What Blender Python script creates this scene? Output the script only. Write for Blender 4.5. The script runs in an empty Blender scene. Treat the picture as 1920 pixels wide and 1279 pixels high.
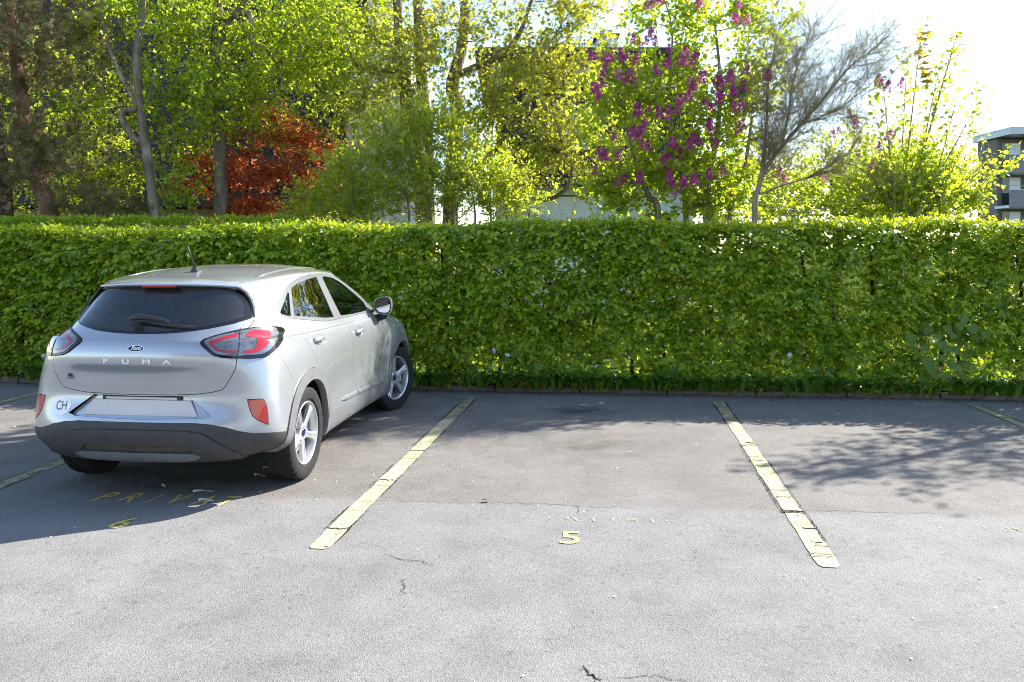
import bpy, bmesh, math, random
import numpy as np
from mathutils import Vector, Matrix
from mathutils.bvhtree import BVHTree
R = math.radians
scene = bpy.context.scene
C = scene.collection

# ---------------------------------------------------------------- camera
cam_data = bpy.data.cameras.new('camera')
cam = bpy.data.objects.new('camera', cam_data); C.objects.link(cam)
EYE = 1.64
cam.location = (0, 0, EYE)
cam.rotation_euler = (R(90), 0, 0)
cam_data.sensor_width = 36.0
cam_data.lens = 28.125
cam_data.shift_y = -0.0862
cam_data.clip_start = 0.05
cam_data.clip_end = 12000
scene.camera = cam

# ---------------------------------------------------------------- light
SUN_DIR = Vector((1.19, 0.71, 1.0)).normalized()          # towards the sun
SUN_EL = math.asin(SUN_DIR.z)
SUN_AZ = math.atan2(SUN_DIR.x, SUN_DIR.y)                  # clockwise from +Y
world = bpy.data.worlds.new('World'); scene.world = world
world.use_nodes = True
_n = world.node_tree.nodes; _l = world.node_tree.links
for _x in list(_n): _n.remove(_x)
_sky = _n.new('ShaderNodeTexSky'); _sky.sky_type = 'NISHITA'
_sky.sun_disc = False; _sky.sun_elevation = SUN_EL; _sky.sun_rotation = SUN_AZ
_sky.altitude = 500; _sky.air_density = 1.0; _sky.dust_density = 0.8; _sky.ozone_density = 0.8
_bg = _n.new('ShaderNodeBackground'); _bg.inputs['Strength'].default_value = 0.10
_wo = _n.new('ShaderNodeOutputWorld')
_l.new(_sky.outputs[0], _bg.inputs[0]); _l.new(_bg.outputs[0], _wo.inputs[0])
sun_data = bpy.data.lights.new('sun', 'SUN')
sun_data.energy = 3.9; sun_data.angle = R(0.53); sun_data.color = (1.0, 0.955, 0.88)
sun = bpy.data.objects.new('sun', sun_data); C.objects.link(sun)
sun.rotation_euler = SUN_DIR.to_track_quat('Z', 'Y').to_euler()
sun.location = (30, 17, 26)
vs = scene.view_settings
vs.view_transform = 'Standard'; vs.look = 'None'; vs.gamma = 1.0; vs.exposure = 2.02
vs.use_curve_mapping = False
scene.render.engine = 'CYCLES'
cy = scene.cycles
cy.max_bounces = 10; cy.diffuse_bounces = 4; cy.glossy_bounces = 4
cy.transmission_bounces = 6; cy.transparent_max_bounces = 14
cy.sample_clamp_indirect = 8.0; cy.caustics_reflective = False; cy.caustics_refractive = False
cy.use_denoising = True
cy.pixel_filter_type = 'BLACKMAN_HARRIS'; cy.filter_width = 1.0

# ---------------------------------------------------------------- material helpers
def mat(name):
    m = bpy.data.materials.new(name); m.use_nodes = True
    nt = m.node_tree
    return m, nt, nt.nodes['Principled BSDF'], nt.nodes['Material Output']
def setin(node, **kw):
    for k, v in kw.items():
        k = k.replace('_', ' ')
        node.inputs[k].default_value = v
def simple(name, col, rough=0.5, metal=0.0, spec=0.5, coat=0.0):
    m, nt, b, o = mat(name)
    setin(b, Base_Color=(*col, 1), Roughness=rough, Metallic=metal)
    b.inputs['Specular IOR Level'].default_value = spec
    b.inputs['Coat Weight'].default_value = coat
    return m
def node(nt, t, **kw):
    n = nt.nodes.new(t)
    for k, v in kw.items(): setattr(n, k, v)
    return n
def noise_col(nt, scale, stops, detail=6.0, rough=0.6, coord='Object', vec_scale=None):
    tc = node(nt, 'ShaderNodeTexCoord')
    nz = node(nt, 'ShaderNodeTexNoise'); nz.inputs['Scale'].default_value = scale
    nz.inputs['Detail'].default_value = detail; nz.inputs['Roughness'].default_value = rough
    src = tc.outputs[coord]
    if vec_scale:
        mp = node(nt, 'ShaderNodeMapping'); mp.inputs['Scale'].default_value = vec_scale
        nt.links.new(src, mp.inputs[0]); src = mp.outputs[0]
    nt.links.new(src, nz.inputs['Vector'])
    cr = node(nt, 'ShaderNodeValToRGB')
    e = cr.color_ramp.elements
    e[0].position, e[0].color = stops[0][0], (*stops[0][1], 1)
    e[1].position, e[1].color = stops[-1][0], (*stops[-1][1], 1)
    for p, c in stops[1:-1]:
        x = e.new(p); x.color = (*c, 1)
    nt.links.new(nz.outputs['Fac'], cr.inputs[0])
    return cr, nz
def mottled(name, scale, stops, rough=0.8, bump=0.0, bscale=None, spec=0.3, vec_scale=None, coord='Object'):
    m, nt, b, o = mat(name)
    cr, nz = noise_col(nt, scale, stops, vec_scale=vec_scale, coord=coord)
    nt.links.new(cr.outputs[0], b.inputs['Base Color'])
    b.inputs['Roughness'].default_value = rough
    b.inputs['Specular IOR Level'].default_value = spec
    if bump:
        n2 = node(nt, 'ShaderNodeTexNoise'); n2.inputs['Scale'].default_value = bscale or scale * 3
        n2.inputs['Detail'].default_value = 6
        nt.links.new(nz.inputs['Vector'].links[0].from_socket, n2.inputs['Vector'])
        bp = node(nt, 'ShaderNodeBump'); bp.inputs['Strength'].default_value = bump
        bp.inputs['Distance'].default_value = 0.02
        nt.links.new(n2.outputs['Fac'], bp.inputs['Height'])
        nt.links.new(bp.outputs[0], b.inputs['Normal'])
    return m

# ---------------------------------------------------------------- object helpers
def link(o, parent=None):
    C.objects.link(o)
    if parent is not None: o.parent = parent
    return o
def tag(o, label=None, cat=None, group=None, kind=None):
    if label: o['label'] = label
    if cat: o['category'] = cat
    if group: o['group'] = group
    if kind: o['kind'] = kind
    return o
def empty(name, loc=(0, 0, 0), rz=0.0):
    e = bpy.data.objects.new(name, None); e.empty_display_size = 0.2
    e.location = loc; e.rotation_euler = (0, 0, rz)
    return link(e)
def mesh_from(name, verts, faces, smooth=False):
    me = bpy.data.meshes.new(name)
    me.from_pydata([tuple(v) for v in verts], [], [tuple(f) for f in faces])
    if smooth: me.polygons.foreach_set('use_smooth', [True] * len(me.polygons))
    me.update()
    return me
def fast_mesh(name, V, F, smooth=False, attrs=None):
    """V (n,3), F (m,k) equal-sided faces, via foreach_set."""
    V = np.ascontiguousarray(V, dtype=np.float32); F = np.ascontiguousarray(F, dtype=np.int32)
    me = bpy.data.meshes.new(name)
    m, k = F.shape
    me.vertices.add(len(V)); me.vertices.foreach_set('co', V.ravel())
    me.loops.add(m * k); me.loops.foreach_set('vertex_index', F.ravel())
    me.polygons.add(m); me.polygons.foreach_set('loop_start', np.arange(0, m * k, k, dtype=np.int32))
    if smooth: me.polygons.foreach_set('use_smooth', np.ones(m, dtype=bool))
    me.update(calc_edges=True)
    for an, arr in (attrs or {}).items():
        a = me.attributes.new(an, 'FLOAT', 'POINT'); a.data.foreach_set('value', np.asarray(arr, dtype=np.float32))
    return me
def obj(name, me, material=None, parent=None, loc=None, rot=None):
    o = bpy.data.objects.new(name, me)
    if material is not None and not me.materials: me.materials.append(material)
    if loc is not None: o.location = loc
    if rot is not None: o.rotation_euler = rot
    return link(o, parent)
class MB:
    """collects boxes, tubes, lathes into one mesh"""
    def __init__(s): s.v = []; s.f = []
    def add(s, vs, fs):
        b = len(s.v); s.v += [tuple(v) for v in vs]; s.f += [tuple(i + b for i in f) for f in fs]; return s
    def box(s, x0, x1, y0, y1, z0, z1):
        return s.add([(x0,y0,z0),(x1,y0,z0),(x1,y1,z0),(x0,y1,z0),(x0,y0,z1),(x1,y0,z1),(x1,y1,z1),(x0,y1,z1)],
                     [(3,2,1,0),(4,5,6,7),(0,1,5,4),(1,2,6,5),(2,3,7,6),(3,0,4,7)])
    def cbox(s, x0, x1, y0, y1, z0, z1, c):
        """box with chamfered edges"""
        bm = bmesh.new(); bmesh.ops.create_cube(bm, size=1.0)
        for v in bm.verts:
            v.co = ((x0+x1)/2 + v.co.x*(x1-x0), (y0+y1)/2 + v.co.y*(y1-y0), (z0+z1)/2 + v.co.z*(z1-z0))
        bmesh.ops.bevel(bm, geom=bm.edges[:], offset=c, segments=2, affect='EDGES', profile=0.5)
        bm.verts.ensure_lookup_table()
        s.add([v.co.copy() for v in bm.verts], [[v.index for v in f.verts] for f in bm.faces]); bm.free(); return s
    def tube(s, pts, rad, n=8, caps=True):
        pts = [Vector(p) for p in pts]
        if not hasattr(rad, '__len__'): rad = [rad] * len(pts)
        rings = []; up = None
        for i, p in enumerate(pts):
            t = (pts[min(i+1, len(pts)-1)] - pts[max(i-1, 0)]).normalized()
            if up is None: up = Vector((0,0,1)) if abs(t.z) < .9 else Vector((1,0,0))
            a = t.cross(up)
            if a.length < 1e-5: a = t.cross(Vector((0.3,1,0.2)))
            a.normalize(); b = a.cross(t); up = b
            rings.append([p + (a*math.cos(2*math.pi*k/n) + b*math.sin(2*math.pi*k/n))*rad[i] for k in range(n)])
        vs = [v for r in rings for v in r]; fs = []
        for i in range(len(rings)-1):
            for k in range(n):
                fs.append((i*n+k, i*n+(k+1)%n, (i+1)*n+(k+1)%n, (i+1)*n+k))
        if caps:
            fs.append(tuple(range(n-1, -1, -1))); fs.append(tuple((len(rings)-1)*n + k for k in range(n)))
        return s.add(vs, fs)
    def lathe(s, prof, n=32, axis='y', cx=0, cy=0, cz=0, closed=False):
        """prof: list of (radius, height along axis)"""
        vs = []
        for r, h in prof:
            for k in range(n):
                a = 2*math.pi*k/n
                if axis == 'y': vs.append((cx + r*math.cos(a), cy + h, cz + r*math.sin(a)))
                else: vs.append((cx + r*math.cos(a), cy + r*math.sin(a), cz + h))
        fs = []
        m = len(prof)
        for i in range(m - (0 if closed else 1)):
            j = (i+1) % m
            for k in range(n):
                fs.append((i*n+k, i*n+(k+1)%n, j*n+(k+1)%n, j*n+k))
        return s.add(vs, fs)
    def mesh(s, name, smooth=False): return mesh_from(name, s.v, s.f, smooth)
    def build(s, name, material, parent=None, smooth=False, loc=None, rot=None):
        return obj(name, s.mesh(name, smooth), material, parent, loc, rot)
def autosmooth(o, ang=35):
    me = o.data
    bm = bmesh.new(); bm.from_mesh(me)
    bmesh.ops.recalc_face_normals(bm, faces=bm.faces)
    for f in bm.faces: f.smooth = True
    for e in bm.edges:
        e.smooth = len(e.link_faces) == 2 and e.calc_face_angle(0) < R(ang)
    bm.to_mesh(me); bm.free(); me.update()
    return o
def text_mesh(txt, size, extr=0.0, shear=0.0, space=1.0, bevel=0.0, off=0.0):
    cu = bpy.data.curves.new('t', 'FONT'); cu.body = txt; cu.size = size; cu.extrude = extr; cu.shear = shear
    cu.space_character = space; cu.align_x = 'CENTER'; cu.align_y = 'CENTER'; cu.bevel_depth = bevel; cu.offset = off
    o = bpy.data.objects.new('t', cu); C.objects.link(o)
    dg = bpy.context.evaluated_depsgraph_get(); dg.update()
    me = bpy.data.meshes.new_from_object(o.evaluated_get(dg))
    bpy.data.objects.remove(o); bpy.data.curves.remove(cu)
    return me
# ================================================================ setting: ground, asphalt, kerb
rng = np.random.default_rng(7)
def kerb_y(x): return 9.44 - 0.10 * x
def at(px, py, d):
    """a point at distance d along the view axis, laid out from a measured bearing"""
    return Vector(((px - 960) / 1500 * d, d, EYE + (474 - py) / 1500 * d))
def gnd(px, py):
    d = EYE * 1500 / (py - 474); return ((px - 960) / 1500 * d, d)

def asphalt_material():
    m, nt, b, o = mat('old asphalt')
    tc = node(nt, 'ShaderNodeTexCoord'); P = tc.outputs['Object']
    def nz(scale, detail=6, rough=.6):
        n = node(nt, 'ShaderNodeTexNoise'); n.inputs['Scale'].default_value = scale; n.inputs['Detail'].default_value = detail; n.inputs['Roughness'].default_value = rough
        nt.links.new(P, n.inputs['Vector']); return n.outputs['Fac']
    def ramp(src, stops):
        r = node(nt, 'ShaderNodeValToRGB'); e = r.color_ramp.elements
        e[0].position = stops[0][0]; e[0].color = (*[stops[0][1]]*3, 1); e[1].position = stops[-1][0]; e[1].color = (*[stops[-1][1]]*3, 1)
        for p, c in stops[1:-1]: x = e.new(p); x.color = (c, c, c, 1)
        nt.links.new(src, r.inputs[0]); return r.outputs[0]
    def mul(a, b_, f=1.0):
        x = node(nt, 'ShaderNodeMixRGB', blend_type='MULTIPLY'); x.inputs[0].default_value = f
        nt.links.new(a, x.inputs[1])
        if isinstance(b_, tuple): x.inputs[2].default_value = b_
        else: nt.links.new(b_, x.inputs[2])
        return x.outputs[0]
    # newer, paler strip in front of a joint that runs across the stalls
    sep = node(nt, 'ShaderNodeSeparateXYZ'); nt.links.new(P, sep.inputs[0])
    ma = node(nt, 'ShaderNodeMath', operation='MULTIPLY_ADD'); ma.inputs[1].default_value = .085; nt.links.new(sep.outputs['X'], ma.inputs[0]); nt.links.new(sep.outputs['Y'], ma.inputs[2])
    wob = node(nt, 'ShaderNodeMath', operation='MULTIPLY_ADD'); wob.inputs[1].default_value = .16; nt.links.new(nz(1.3, 4), wob.inputs[0]); nt.links.new(ma.outputs[0], wob.inputs[2])
    mr = node(nt, 'ShaderNodeMapRange'); mr.inputs['From Min'].default_value = 5.27; mr.inputs['From Max'].default_value = 5.34; nt.links.new(wob.outputs[0], mr.inputs[0])
    base = node(nt, 'ShaderNodeMixRGB'); base.inputs[1].default_value = (.172, .165, .160, 1); base.inputs[2].default_value = (.156, .144, .131, 1); nt.links.new(mr.outputs[0], base.inputs[0])
    c = base.outputs[0]
    c = mul(c, ramp(nz(.55, 5), [(.3, .86), (.5, 1.0), (.7, 1.10)]))
    c = mul(c, ramp(nz(2.6, 6, .65), [(.32, .84), (.5, 1.0), (.68, 1.10)]))
    # aggregate
    v = node(nt, 'ShaderNodeTexVoronoi'); v.inputs['Scale'].default_value = 170; v.inputs['Randomness'].default_value = 1; nt.links.new(P, v.inputs['Vector'])
    hs = node(nt, 'ShaderNodeSeparateColor'); nt.links.new(v.outputs['Color'], hs.inputs[0])
    c = mul(c, ramp(hs.outputs[0], [(.0, .66), (.12, .88), (.5, 1.0), (.9, 1.10), (1, 1.35)]))
    v2 = node(nt, 'ShaderNodeTexVoronoi'); v2.inputs['Scale'].default_value = 42; nt.links.new(P, v2.inputs['Vector'])
    h2 = node(nt, 'ShaderNodeSeparateColor'); nt.links.new(v2.outputs['Color'], h2.inputs[0])
    c = mul(c, ramp(h2.outputs[1], [(.0, .80), (.02, .86), (.04, 1.0), (.5, 1.0), (1, 1.06)]))
    nt.links.new(c, b.inputs['Base Color'])
    b.inputs['Roughness'].default_value = .88; b.inputs['Specular IOR Level'].default_value = .25
    bp = node(nt, 'ShaderNodeBump'); bp.inputs['Strength'].default_value = .55; bp.inputs['Distance'].default_value = .004
    nt.links.new(v.outputs['Distance'], bp.inputs['Height'])
    nt.links.new(bp.outputs[0], b.inputs['Normal'])
    return m
M_ASPH = asphalt_material()
M_EARTH = mottled('meadow ground', 2.2, [(.3, (.030, .042, .012)), (.55, (.055, .085, .018)), (.75, (.075, .095, .03))], rough=1.0, bump=.6, bscale=30, spec=0.0)
g = MB(); g.add([(-3000, -3000, -.05), (3000, -3000, -.05), (3000, 6000, -.05), (-3000, 6000, -.05)], [(0, 1, 2, 3)])
tag(g.build('ground', M_EARTH), kind='structure')
xs = np.linspace(-45, 45, 46)
g = MB(); vs_ = []
for x in xs: vs_ += [(x, -32, 0), (x, -2, 0), (x, kerb_y(x), 0)]
g.add(vs_, [(3*i, 3*i+3, 3*i+4, 3*i+1) for i in range(45)] + [(3*i+1, 3*i+4, 3*i+5, 3*i+2) for i in range(45)])
lot = tag(g.build('parking_lot', M_ASPH), kind='structure')
# garden lawn behind the kerb
g = MB(); vs_ = []
for x in xs: vs_ += [(x, kerb_y(x) + .10, .07), (x, kerb_y(x) + .9, .10), (x, 60, .10)]
g.add(vs_, [(3*i, 3*i+3, 3*i+4, 3*i+1) for i in range(45)] + [(3*i+1, 3*i+4, 3*i+5, 3*i+2) for i in range(45)])
tag(g.build('lawn', M_EARTH), kind='structure')
# kerb of single stones
M_KERB = mottled('kerb stone', 9, [(.25, (.06, .045, .032)), (.5, (.115, .09, .07)), (.75, (.17, .14, .115))], rough=.9, bump=.5, bscale=60)
kerb = empty('kerb', (0, 0, 0)); tag(kerb, kind='structure')
kme = [MB().cbox(-.495, .495, -.055, .055, -.06, .06, .012).mesh('kerbstone') for _ in range(3)]
for k_, me in enumerate(kme):
    for v in me.vertices: v.co += Vector(rng.normal(0, .004, 3))
    me.materials.append(M_KERB)
for i in range(-11, 11):
    x = i * 1.0 + .3
    o = obj('kerbstone', kme[i % 3], None, kerb, (x, kerb_y(x) + .05 + rng.normal(0, .008), .012 + rng.normal(0, .008)), (rng.normal(0, .02), rng.normal(0, .008), -math.atan(.10) + rng.normal(0, .008)))

# ---------------------------------------------------------------- painted markings
def worn_paint(name, c0, c1, wear, cutscale=9.0):
    m, nt, b, o = mat(name)
    cr, nz = noise_col(nt, 6, [(.3, c0), (.7, c1)])
    nt.links.new(cr.outputs[0], b.inputs['Base Color'])
    b.inputs['Roughness'].default_value = .8; b.inputs['Specular IOR Level'].default_value = .25
    src = nz.inputs['Vector'].links[0].from_socket
    n2 = node(nt, 'ShaderNodeTexNoise'); n2.inputs['Scale'].default_value = cutscale; n2.inputs['Detail'].default_value = 9; n2.inputs['Roughness'].default_value = .72
    nt.links.new(src, n2.inputs['Vector'])
    n3 = node(nt, 'ShaderNodeTexVoronoi'); n3.inputs['Scale'].default_value = 95; nt.links.new(src, n3.inputs['Vector'])
    ad = node(nt, 'ShaderNodeMath', operation='MULTIPLY_ADD'); ad.inputs[1].default_value = .16; nt.links.new(n3.outputs['Distance'], ad.inputs[0]); nt.links.new(n2.outputs['Fac'], ad.inputs[2])
    mr = node(nt, 'ShaderNodeMapRange'); mr.inputs['From Min'].default_value = wear; mr.inputs['From Max'].default_value = wear + .05
    nt.links.new(ad.outputs[0], mr.inputs[0]); nt.links.new(mr.outputs[0], b.inputs['Alpha'])
    bp = node(nt, 'ShaderNodeBump'); bp.inputs['Strength'].default_value = .4; bp.inputs['Distance'].default_value = .004
    nt.links.new(n3.outputs['Distance'], bp.inputs['Height']); nt.links.new(bp.outputs[0], b.inputs['Normal'])
    return m
M_LINE = worn_paint('yellow line paint', (.35, .315, .185), (.42, .39, .255), .425, 16)
M_LINE2 = worn_paint('faded line paint', (.26, .21, .11), (.34, .29, .17), .50)
M_LETTER = worn_paint('yellow letter paint', (.52, .38, .07), (.60, .46, .14), .36, 14)
M_FIVE = worn_paint('worn number paint', (.34, .28, .12), (.40, .34, .18), .43, 18)
M_GHOST = worn_paint('almost gone letter paint', (.36, .31, .16), (.44, .39, .23), .64, 7)
M_CRACK = simple('crack', (.045, .041, .037), 1.0, spec=0)
def stripe(p0, p1, width, material, name='bay_line', z=.004, taper=1.0, cracks=16, seed=1):
    r = np.random.default_rng(seed)
    p0 = np.array(p0); p1 = np.array(p1); t = p1 - p0; L = np.linalg.norm(t); t /= L; n = np.array([-t[1], t[0]])
    N = int(L / .03); V = []; F = []
    j1 = np.convolve(r.normal(0, .006, N + 5), np.ones(4)/4, 'same'); j2 = np.convolve(r.normal(0, .006, N + 5), np.ones(4)/4, 'same')
    for i in range(N + 1):
        u = i / N; w = width * (1 + (taper - 1) * u) / 2
        e = min(i, N - i) * L / N; rd = .03
        if e < rd: w *= math.sqrt(max(0.0, 1 - ((rd - e) / rd) ** 2)) * .35 + .65
        c = p0 + t * L * u
        a = c + n * (w + j1[i]); b_ = c - n * (w + j2[i])
        V += [(a[0], a[1], z), (b_[0], b_[1], z)]
    F = [(2*i+1, 2*i+3, 2*i+2, 2*i) for i in range(N)]
    o = obj(name, mesh_from(name, V, F), material, lot)
    mb = MB()
    for k in range(cracks):
        u = r.uniform(.03, .92); c = p0 + t * L * u; w = width / 2 + r.uniform(-.02, .02); wd = r.choice([.0018, .003, .006], p=[.45, .35, .2])
        pts = [c + n * s * w + t * r.normal(0, .008) for s in np.linspace(-1, 1, 8)]
        if r.random() < .35: pts = pts[:r.integers(4, 7)]
        vv = []
        for q in pts: vv += [(q[0] - t[0]*wd, q[1] - t[1]*wd, z + .003), (q[0] + t[0]*wd, q[1] + t[1]*wd, z + .003)]
        mb.add(vv, [(2*i, 2*i+2, 2*i+3, 2*i+1) for i in range(len(pts)-1)])
    # cracked rim along the thermoplastic
    for s in (-1, 1):
        for k in range(9):
            u0 = r.uniform(0, .8); ln = r.uniform(.15, .5) / L; pts = []
            for u in np.linspace(u0, min(.98, u0 + ln), 12):
                q = p0 + t * L * u + n * s * (width/2 + .012 + r.normal(0, .004)); pts.append(q)
            vv = []
            for q in pts: vv += [(q[0] - n[0]*.0018, q[1] - n[1]*.0018, z + .003), (q[0] + n[0]*.0018, q[1] + n[1]*.0018, z + .003)]
            mb.add(vv, [(2*i, 2*i+2, 2*i+3, 2*i+1) for i in range(len(pts)-1)])
    if cracks: mb.build('crack', M_CRACK, o)
    return o
stripe(gnd(595, 1030), gnd(843, 786), .118, M_LINE, seed=3); stripe(gnd(841, 788), gnd(884, 746), .112, M_LINE2, seed=4, cracks=4, z=.0035)
stripe(gnd(1557, 1065), gnd(1373, 791), .118, M_LINE, seed=5, cracks=26); stripe(gnd(1374, 793), gnd(1346, 752), .112, M_LINE2, seed=6, cracks=4, z=.0035)
_a = np.array(gnd(60, 888)); _t = np.array([.128, .9918])
stripe(_a - _t * 1.0, _a + _t * 4.0, .11, M_LINE2, cracks=8, seed=8)
stripe(gnd(1936, 805), gnd(1822, 759), .10, M_LINE2, cracks=4, seed=9)
stripe((-6.1, 5.0), (-5.5, 9.6), .11, M_LINE2, cracks=4, seed=10)
def ground_text(txt, cx, cy, w, h, ang, material, name, z=.004, shear=0.0):
    me = text_mesh(txt, 1.0, 0, shear, 1.12, 0, .012)
    co = np.array([v.co for v in me.vertices]); mn = co.min(0); mx = co.max(0)
    for v in me.vertices:
        v.co = ((v.co.x - (mn[0]+mx[0])/2) / (mx[0]-mn[0]) * w, (v.co.y - (mn[1]+mx[1])/2) / (mx[1]-mn[1]) * h, 0)
    return obj(name, me, material, lot, (cx, cy, z), (0, 0, ang))
ANG = -R(6.5)
M_GHOST.node_tree.nodes['Principled BSDF'].inputs['Roughness'].default_value = .9
for i_, ch in enumerate('PRIVAT'):
    u = i_ / 5; a = Vector((-2.72, 5.37, 0)).lerp(Vector((-1.865, 5.275, 0)), u)
    ground_text(ch, a.x, a.y, .10 if ch not in 'I' else .035, .20, ANG, M_LETTER, 'painted_letter', shear=.25)
    b_ = Vector((.26, 4.98, 0)).lerp(Vector((.86, 4.93, 0)), u)
    ground_text(ch, b_.x, b_.y, .085 if ch not in 'I' else .03, .16, ANG, M_GHOST, 'painted_letter')
    c_ = Vector((2.85, 4.80, 0)).lerp(Vector((3.5, 4.72, 0)), u)
    ground_text(ch, c_.x, c_.y, .085 if ch not in 'I' else .03, .16, ANG, M_GHOST, 'painted_letter')
ground_text('6', -2.36, 4.85, .105, .19, ANG, M_LETTER, 'painted_number', shear=.2)
ground_text('5', .334, 4.60, .115, .205, ANG, M_FIVE, 'painted_number')
# cracks in the asphalt
def crack(pts, wd=.004, seed=0, name='crack'):
    r = np.random.default_rng(seed); P = []
    for a, b_ in zip(pts[:-1], pts[1:]):
        for u in np.linspace(0, 1, 9)[:-1]: P.append(np.array(a)*(1-u) + np.array(b_)*u + r.normal(0, .012, 2))
    P.append(np.array(pts[-1])); V = []
    for i, q in enumerate(P):
        t = P[min(i+1, len(P)-1)] - P[max(i-1, 0)]; t /= np.linalg.norm(t) + 1e-9; n = np.array([-t[1], t[0]])
        w = wd * r.uniform(.2, 1.2) * min(1, .2 + 3 * min(i, len(P)-1-i) / len(P))
        V += [(*(q + n*w), .003), (*(q - n*w), .003)]
    obj(name, mesh_from(name, V, [(2*i+1, 2*i+3, 2*i+2, 2*i) for i in range(len(P)-1)]), M_CRACK, lot)
crack([gnd(722, 1040), gnd(750, 1049), gnd(790, 1053), gnd(815, 1060)], .0028, 1)
crack([gnd(752, 1085), gnd(757, 1100), gnd(752, 1117)], .0028, 2)
crack([gnd(1092, 1252), gnd(1108, 1266), gnd(1122, 1281)], .004, 3); crack([gnd(1140, 1273), gnd(1250, 1272), gnd(1320, 1281)], .002, 4)
crack([gnd(880, 943), gnd(1000, 944), gnd(1100, 950), gnd(1200, 953)], .0025, 5); crack([gnd(1080, 948), gnd(1087, 966)], .003, 6); crack([gnd(640, 938), gnd(760, 940), gnd(880, 943)], .0015, 7)
crack([gnd(1460, 958), gnd(1600, 960), gnd(1800, 965)], .0018, 8)
# oil spots and scuffs: thin stains on the asphalt
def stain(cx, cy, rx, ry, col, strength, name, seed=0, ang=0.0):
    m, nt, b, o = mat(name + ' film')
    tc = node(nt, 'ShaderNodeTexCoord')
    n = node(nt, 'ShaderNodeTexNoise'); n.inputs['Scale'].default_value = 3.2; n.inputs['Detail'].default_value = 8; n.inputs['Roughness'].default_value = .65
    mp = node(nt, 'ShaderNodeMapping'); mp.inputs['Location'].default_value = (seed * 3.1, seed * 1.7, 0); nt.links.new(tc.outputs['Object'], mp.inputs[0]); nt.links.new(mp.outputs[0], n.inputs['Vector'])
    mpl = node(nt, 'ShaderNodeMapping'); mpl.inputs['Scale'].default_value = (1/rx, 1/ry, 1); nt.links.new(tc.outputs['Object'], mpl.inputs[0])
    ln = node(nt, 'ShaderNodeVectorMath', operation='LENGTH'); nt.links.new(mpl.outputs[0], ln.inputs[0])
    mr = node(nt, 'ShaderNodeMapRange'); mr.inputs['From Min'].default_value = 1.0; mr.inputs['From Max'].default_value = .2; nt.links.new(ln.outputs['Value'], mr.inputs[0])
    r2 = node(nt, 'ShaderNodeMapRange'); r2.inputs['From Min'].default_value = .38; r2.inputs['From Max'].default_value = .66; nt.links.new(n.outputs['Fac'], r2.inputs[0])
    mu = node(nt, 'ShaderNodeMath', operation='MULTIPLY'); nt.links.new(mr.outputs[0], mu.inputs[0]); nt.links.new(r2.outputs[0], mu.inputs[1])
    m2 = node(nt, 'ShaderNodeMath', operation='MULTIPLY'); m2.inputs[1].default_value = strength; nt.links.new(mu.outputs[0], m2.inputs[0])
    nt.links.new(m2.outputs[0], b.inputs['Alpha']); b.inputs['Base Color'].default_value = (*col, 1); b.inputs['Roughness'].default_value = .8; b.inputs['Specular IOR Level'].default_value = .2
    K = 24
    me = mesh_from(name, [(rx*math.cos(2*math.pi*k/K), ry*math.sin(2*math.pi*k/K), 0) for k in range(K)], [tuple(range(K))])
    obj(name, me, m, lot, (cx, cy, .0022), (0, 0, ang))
stain(*gnd(1095, 770), .55, .28, (.03, .03, .032), .55, 'oil_stain', 1)
stain(*gnd(1090, 835), .9, .5, (.10, .085, .065), .35, 'oil_stain', 2)
stain(*gnd(1080, 808), .35, .16, (.36, .34, .31), .5, 'pale_scuff', 3)
stain(*gnd(1250, 930), .9, .45, (.33, .31, .30), .4, 'pale_scuff', 4)
stain(*gnd(900, 985), .9, .35, (.34, .32, .31), .4, 'pale_scuff', 5)
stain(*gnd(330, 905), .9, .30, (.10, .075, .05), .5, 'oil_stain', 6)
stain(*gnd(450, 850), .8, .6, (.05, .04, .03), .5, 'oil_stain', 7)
# ================================================================ buildings
M_BEIGE = mottled('beige render', 3, [(.3, (.40, .36, .25)), (.7, (.46, .42, .30))], rough=.9, bump=.15, bscale=120)
M_PALE = mottled('pale blue-grey render', 3, [(.3, (.60, .64, .66)), (.7, (.66, .70, .72))], rough=.9, bump=.12, bscale=120)
M_SHUT = mottled('white shutter', 4, [(.3, (.76, .78, .76)), (.7, (.82, .84, .82))], rough=.5)
M_SLATE = [mottled('dark slate %d' % k, 6, [(.3, (c*.8, c*.8, c*.9)), (.7, (c*1.3, c*1.3, c*1.4))], rough=.7) for k, c in enumerate((.020, .027, .036))]
M_WSH = [mottled('pale shingle %d' % k, 6, [(.3, (c, c*.98, c*.98)), (.7, (c*1.08, c*1.06, c*1.07))], rough=.75) for k, c in enumerate((.50, .56, .60))]
M_WALLD = simple('dark wall backing', (.02, .02, .023), .9)
M_EAVE = simple('dark eave timber', (.030, .026, .024), .7)
M_FASC = mottled('ochre fascia boards', 3, [(.3, (.50, .41, .25)), (.7, (.58, .49, .32))], rough=.8)
M_FRAME = simple('white window frame', (.66, .68, .68), .4)
M_PANE = simple('window pane', (.03, .04, .045), .05, spec=.8)
M_CURT = mottled('net curtain', 30, [(.3, (.45, .46, .44)), (.7, (.58, .6, .57))], rough=.9, vec_scale=(6, 1, .2))
M_ZINC = simple('zinc sheet', (.40, .43, .46), .4, .5)
M_TIMB = mottled('weathered timber cladding', 5, [(.3, (.15, .12, .11)), (.7, (.21, .17, .155))], rough=.8, vec_scale=(.3, 1, 6))
M_BALC = mottled('grey-violet balcony boards', 5, [(.3, (.20, .18, .20)), (.7, (.26, .235, .25))], rough=.7, vec_scale=(.3, 1, 6))
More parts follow.
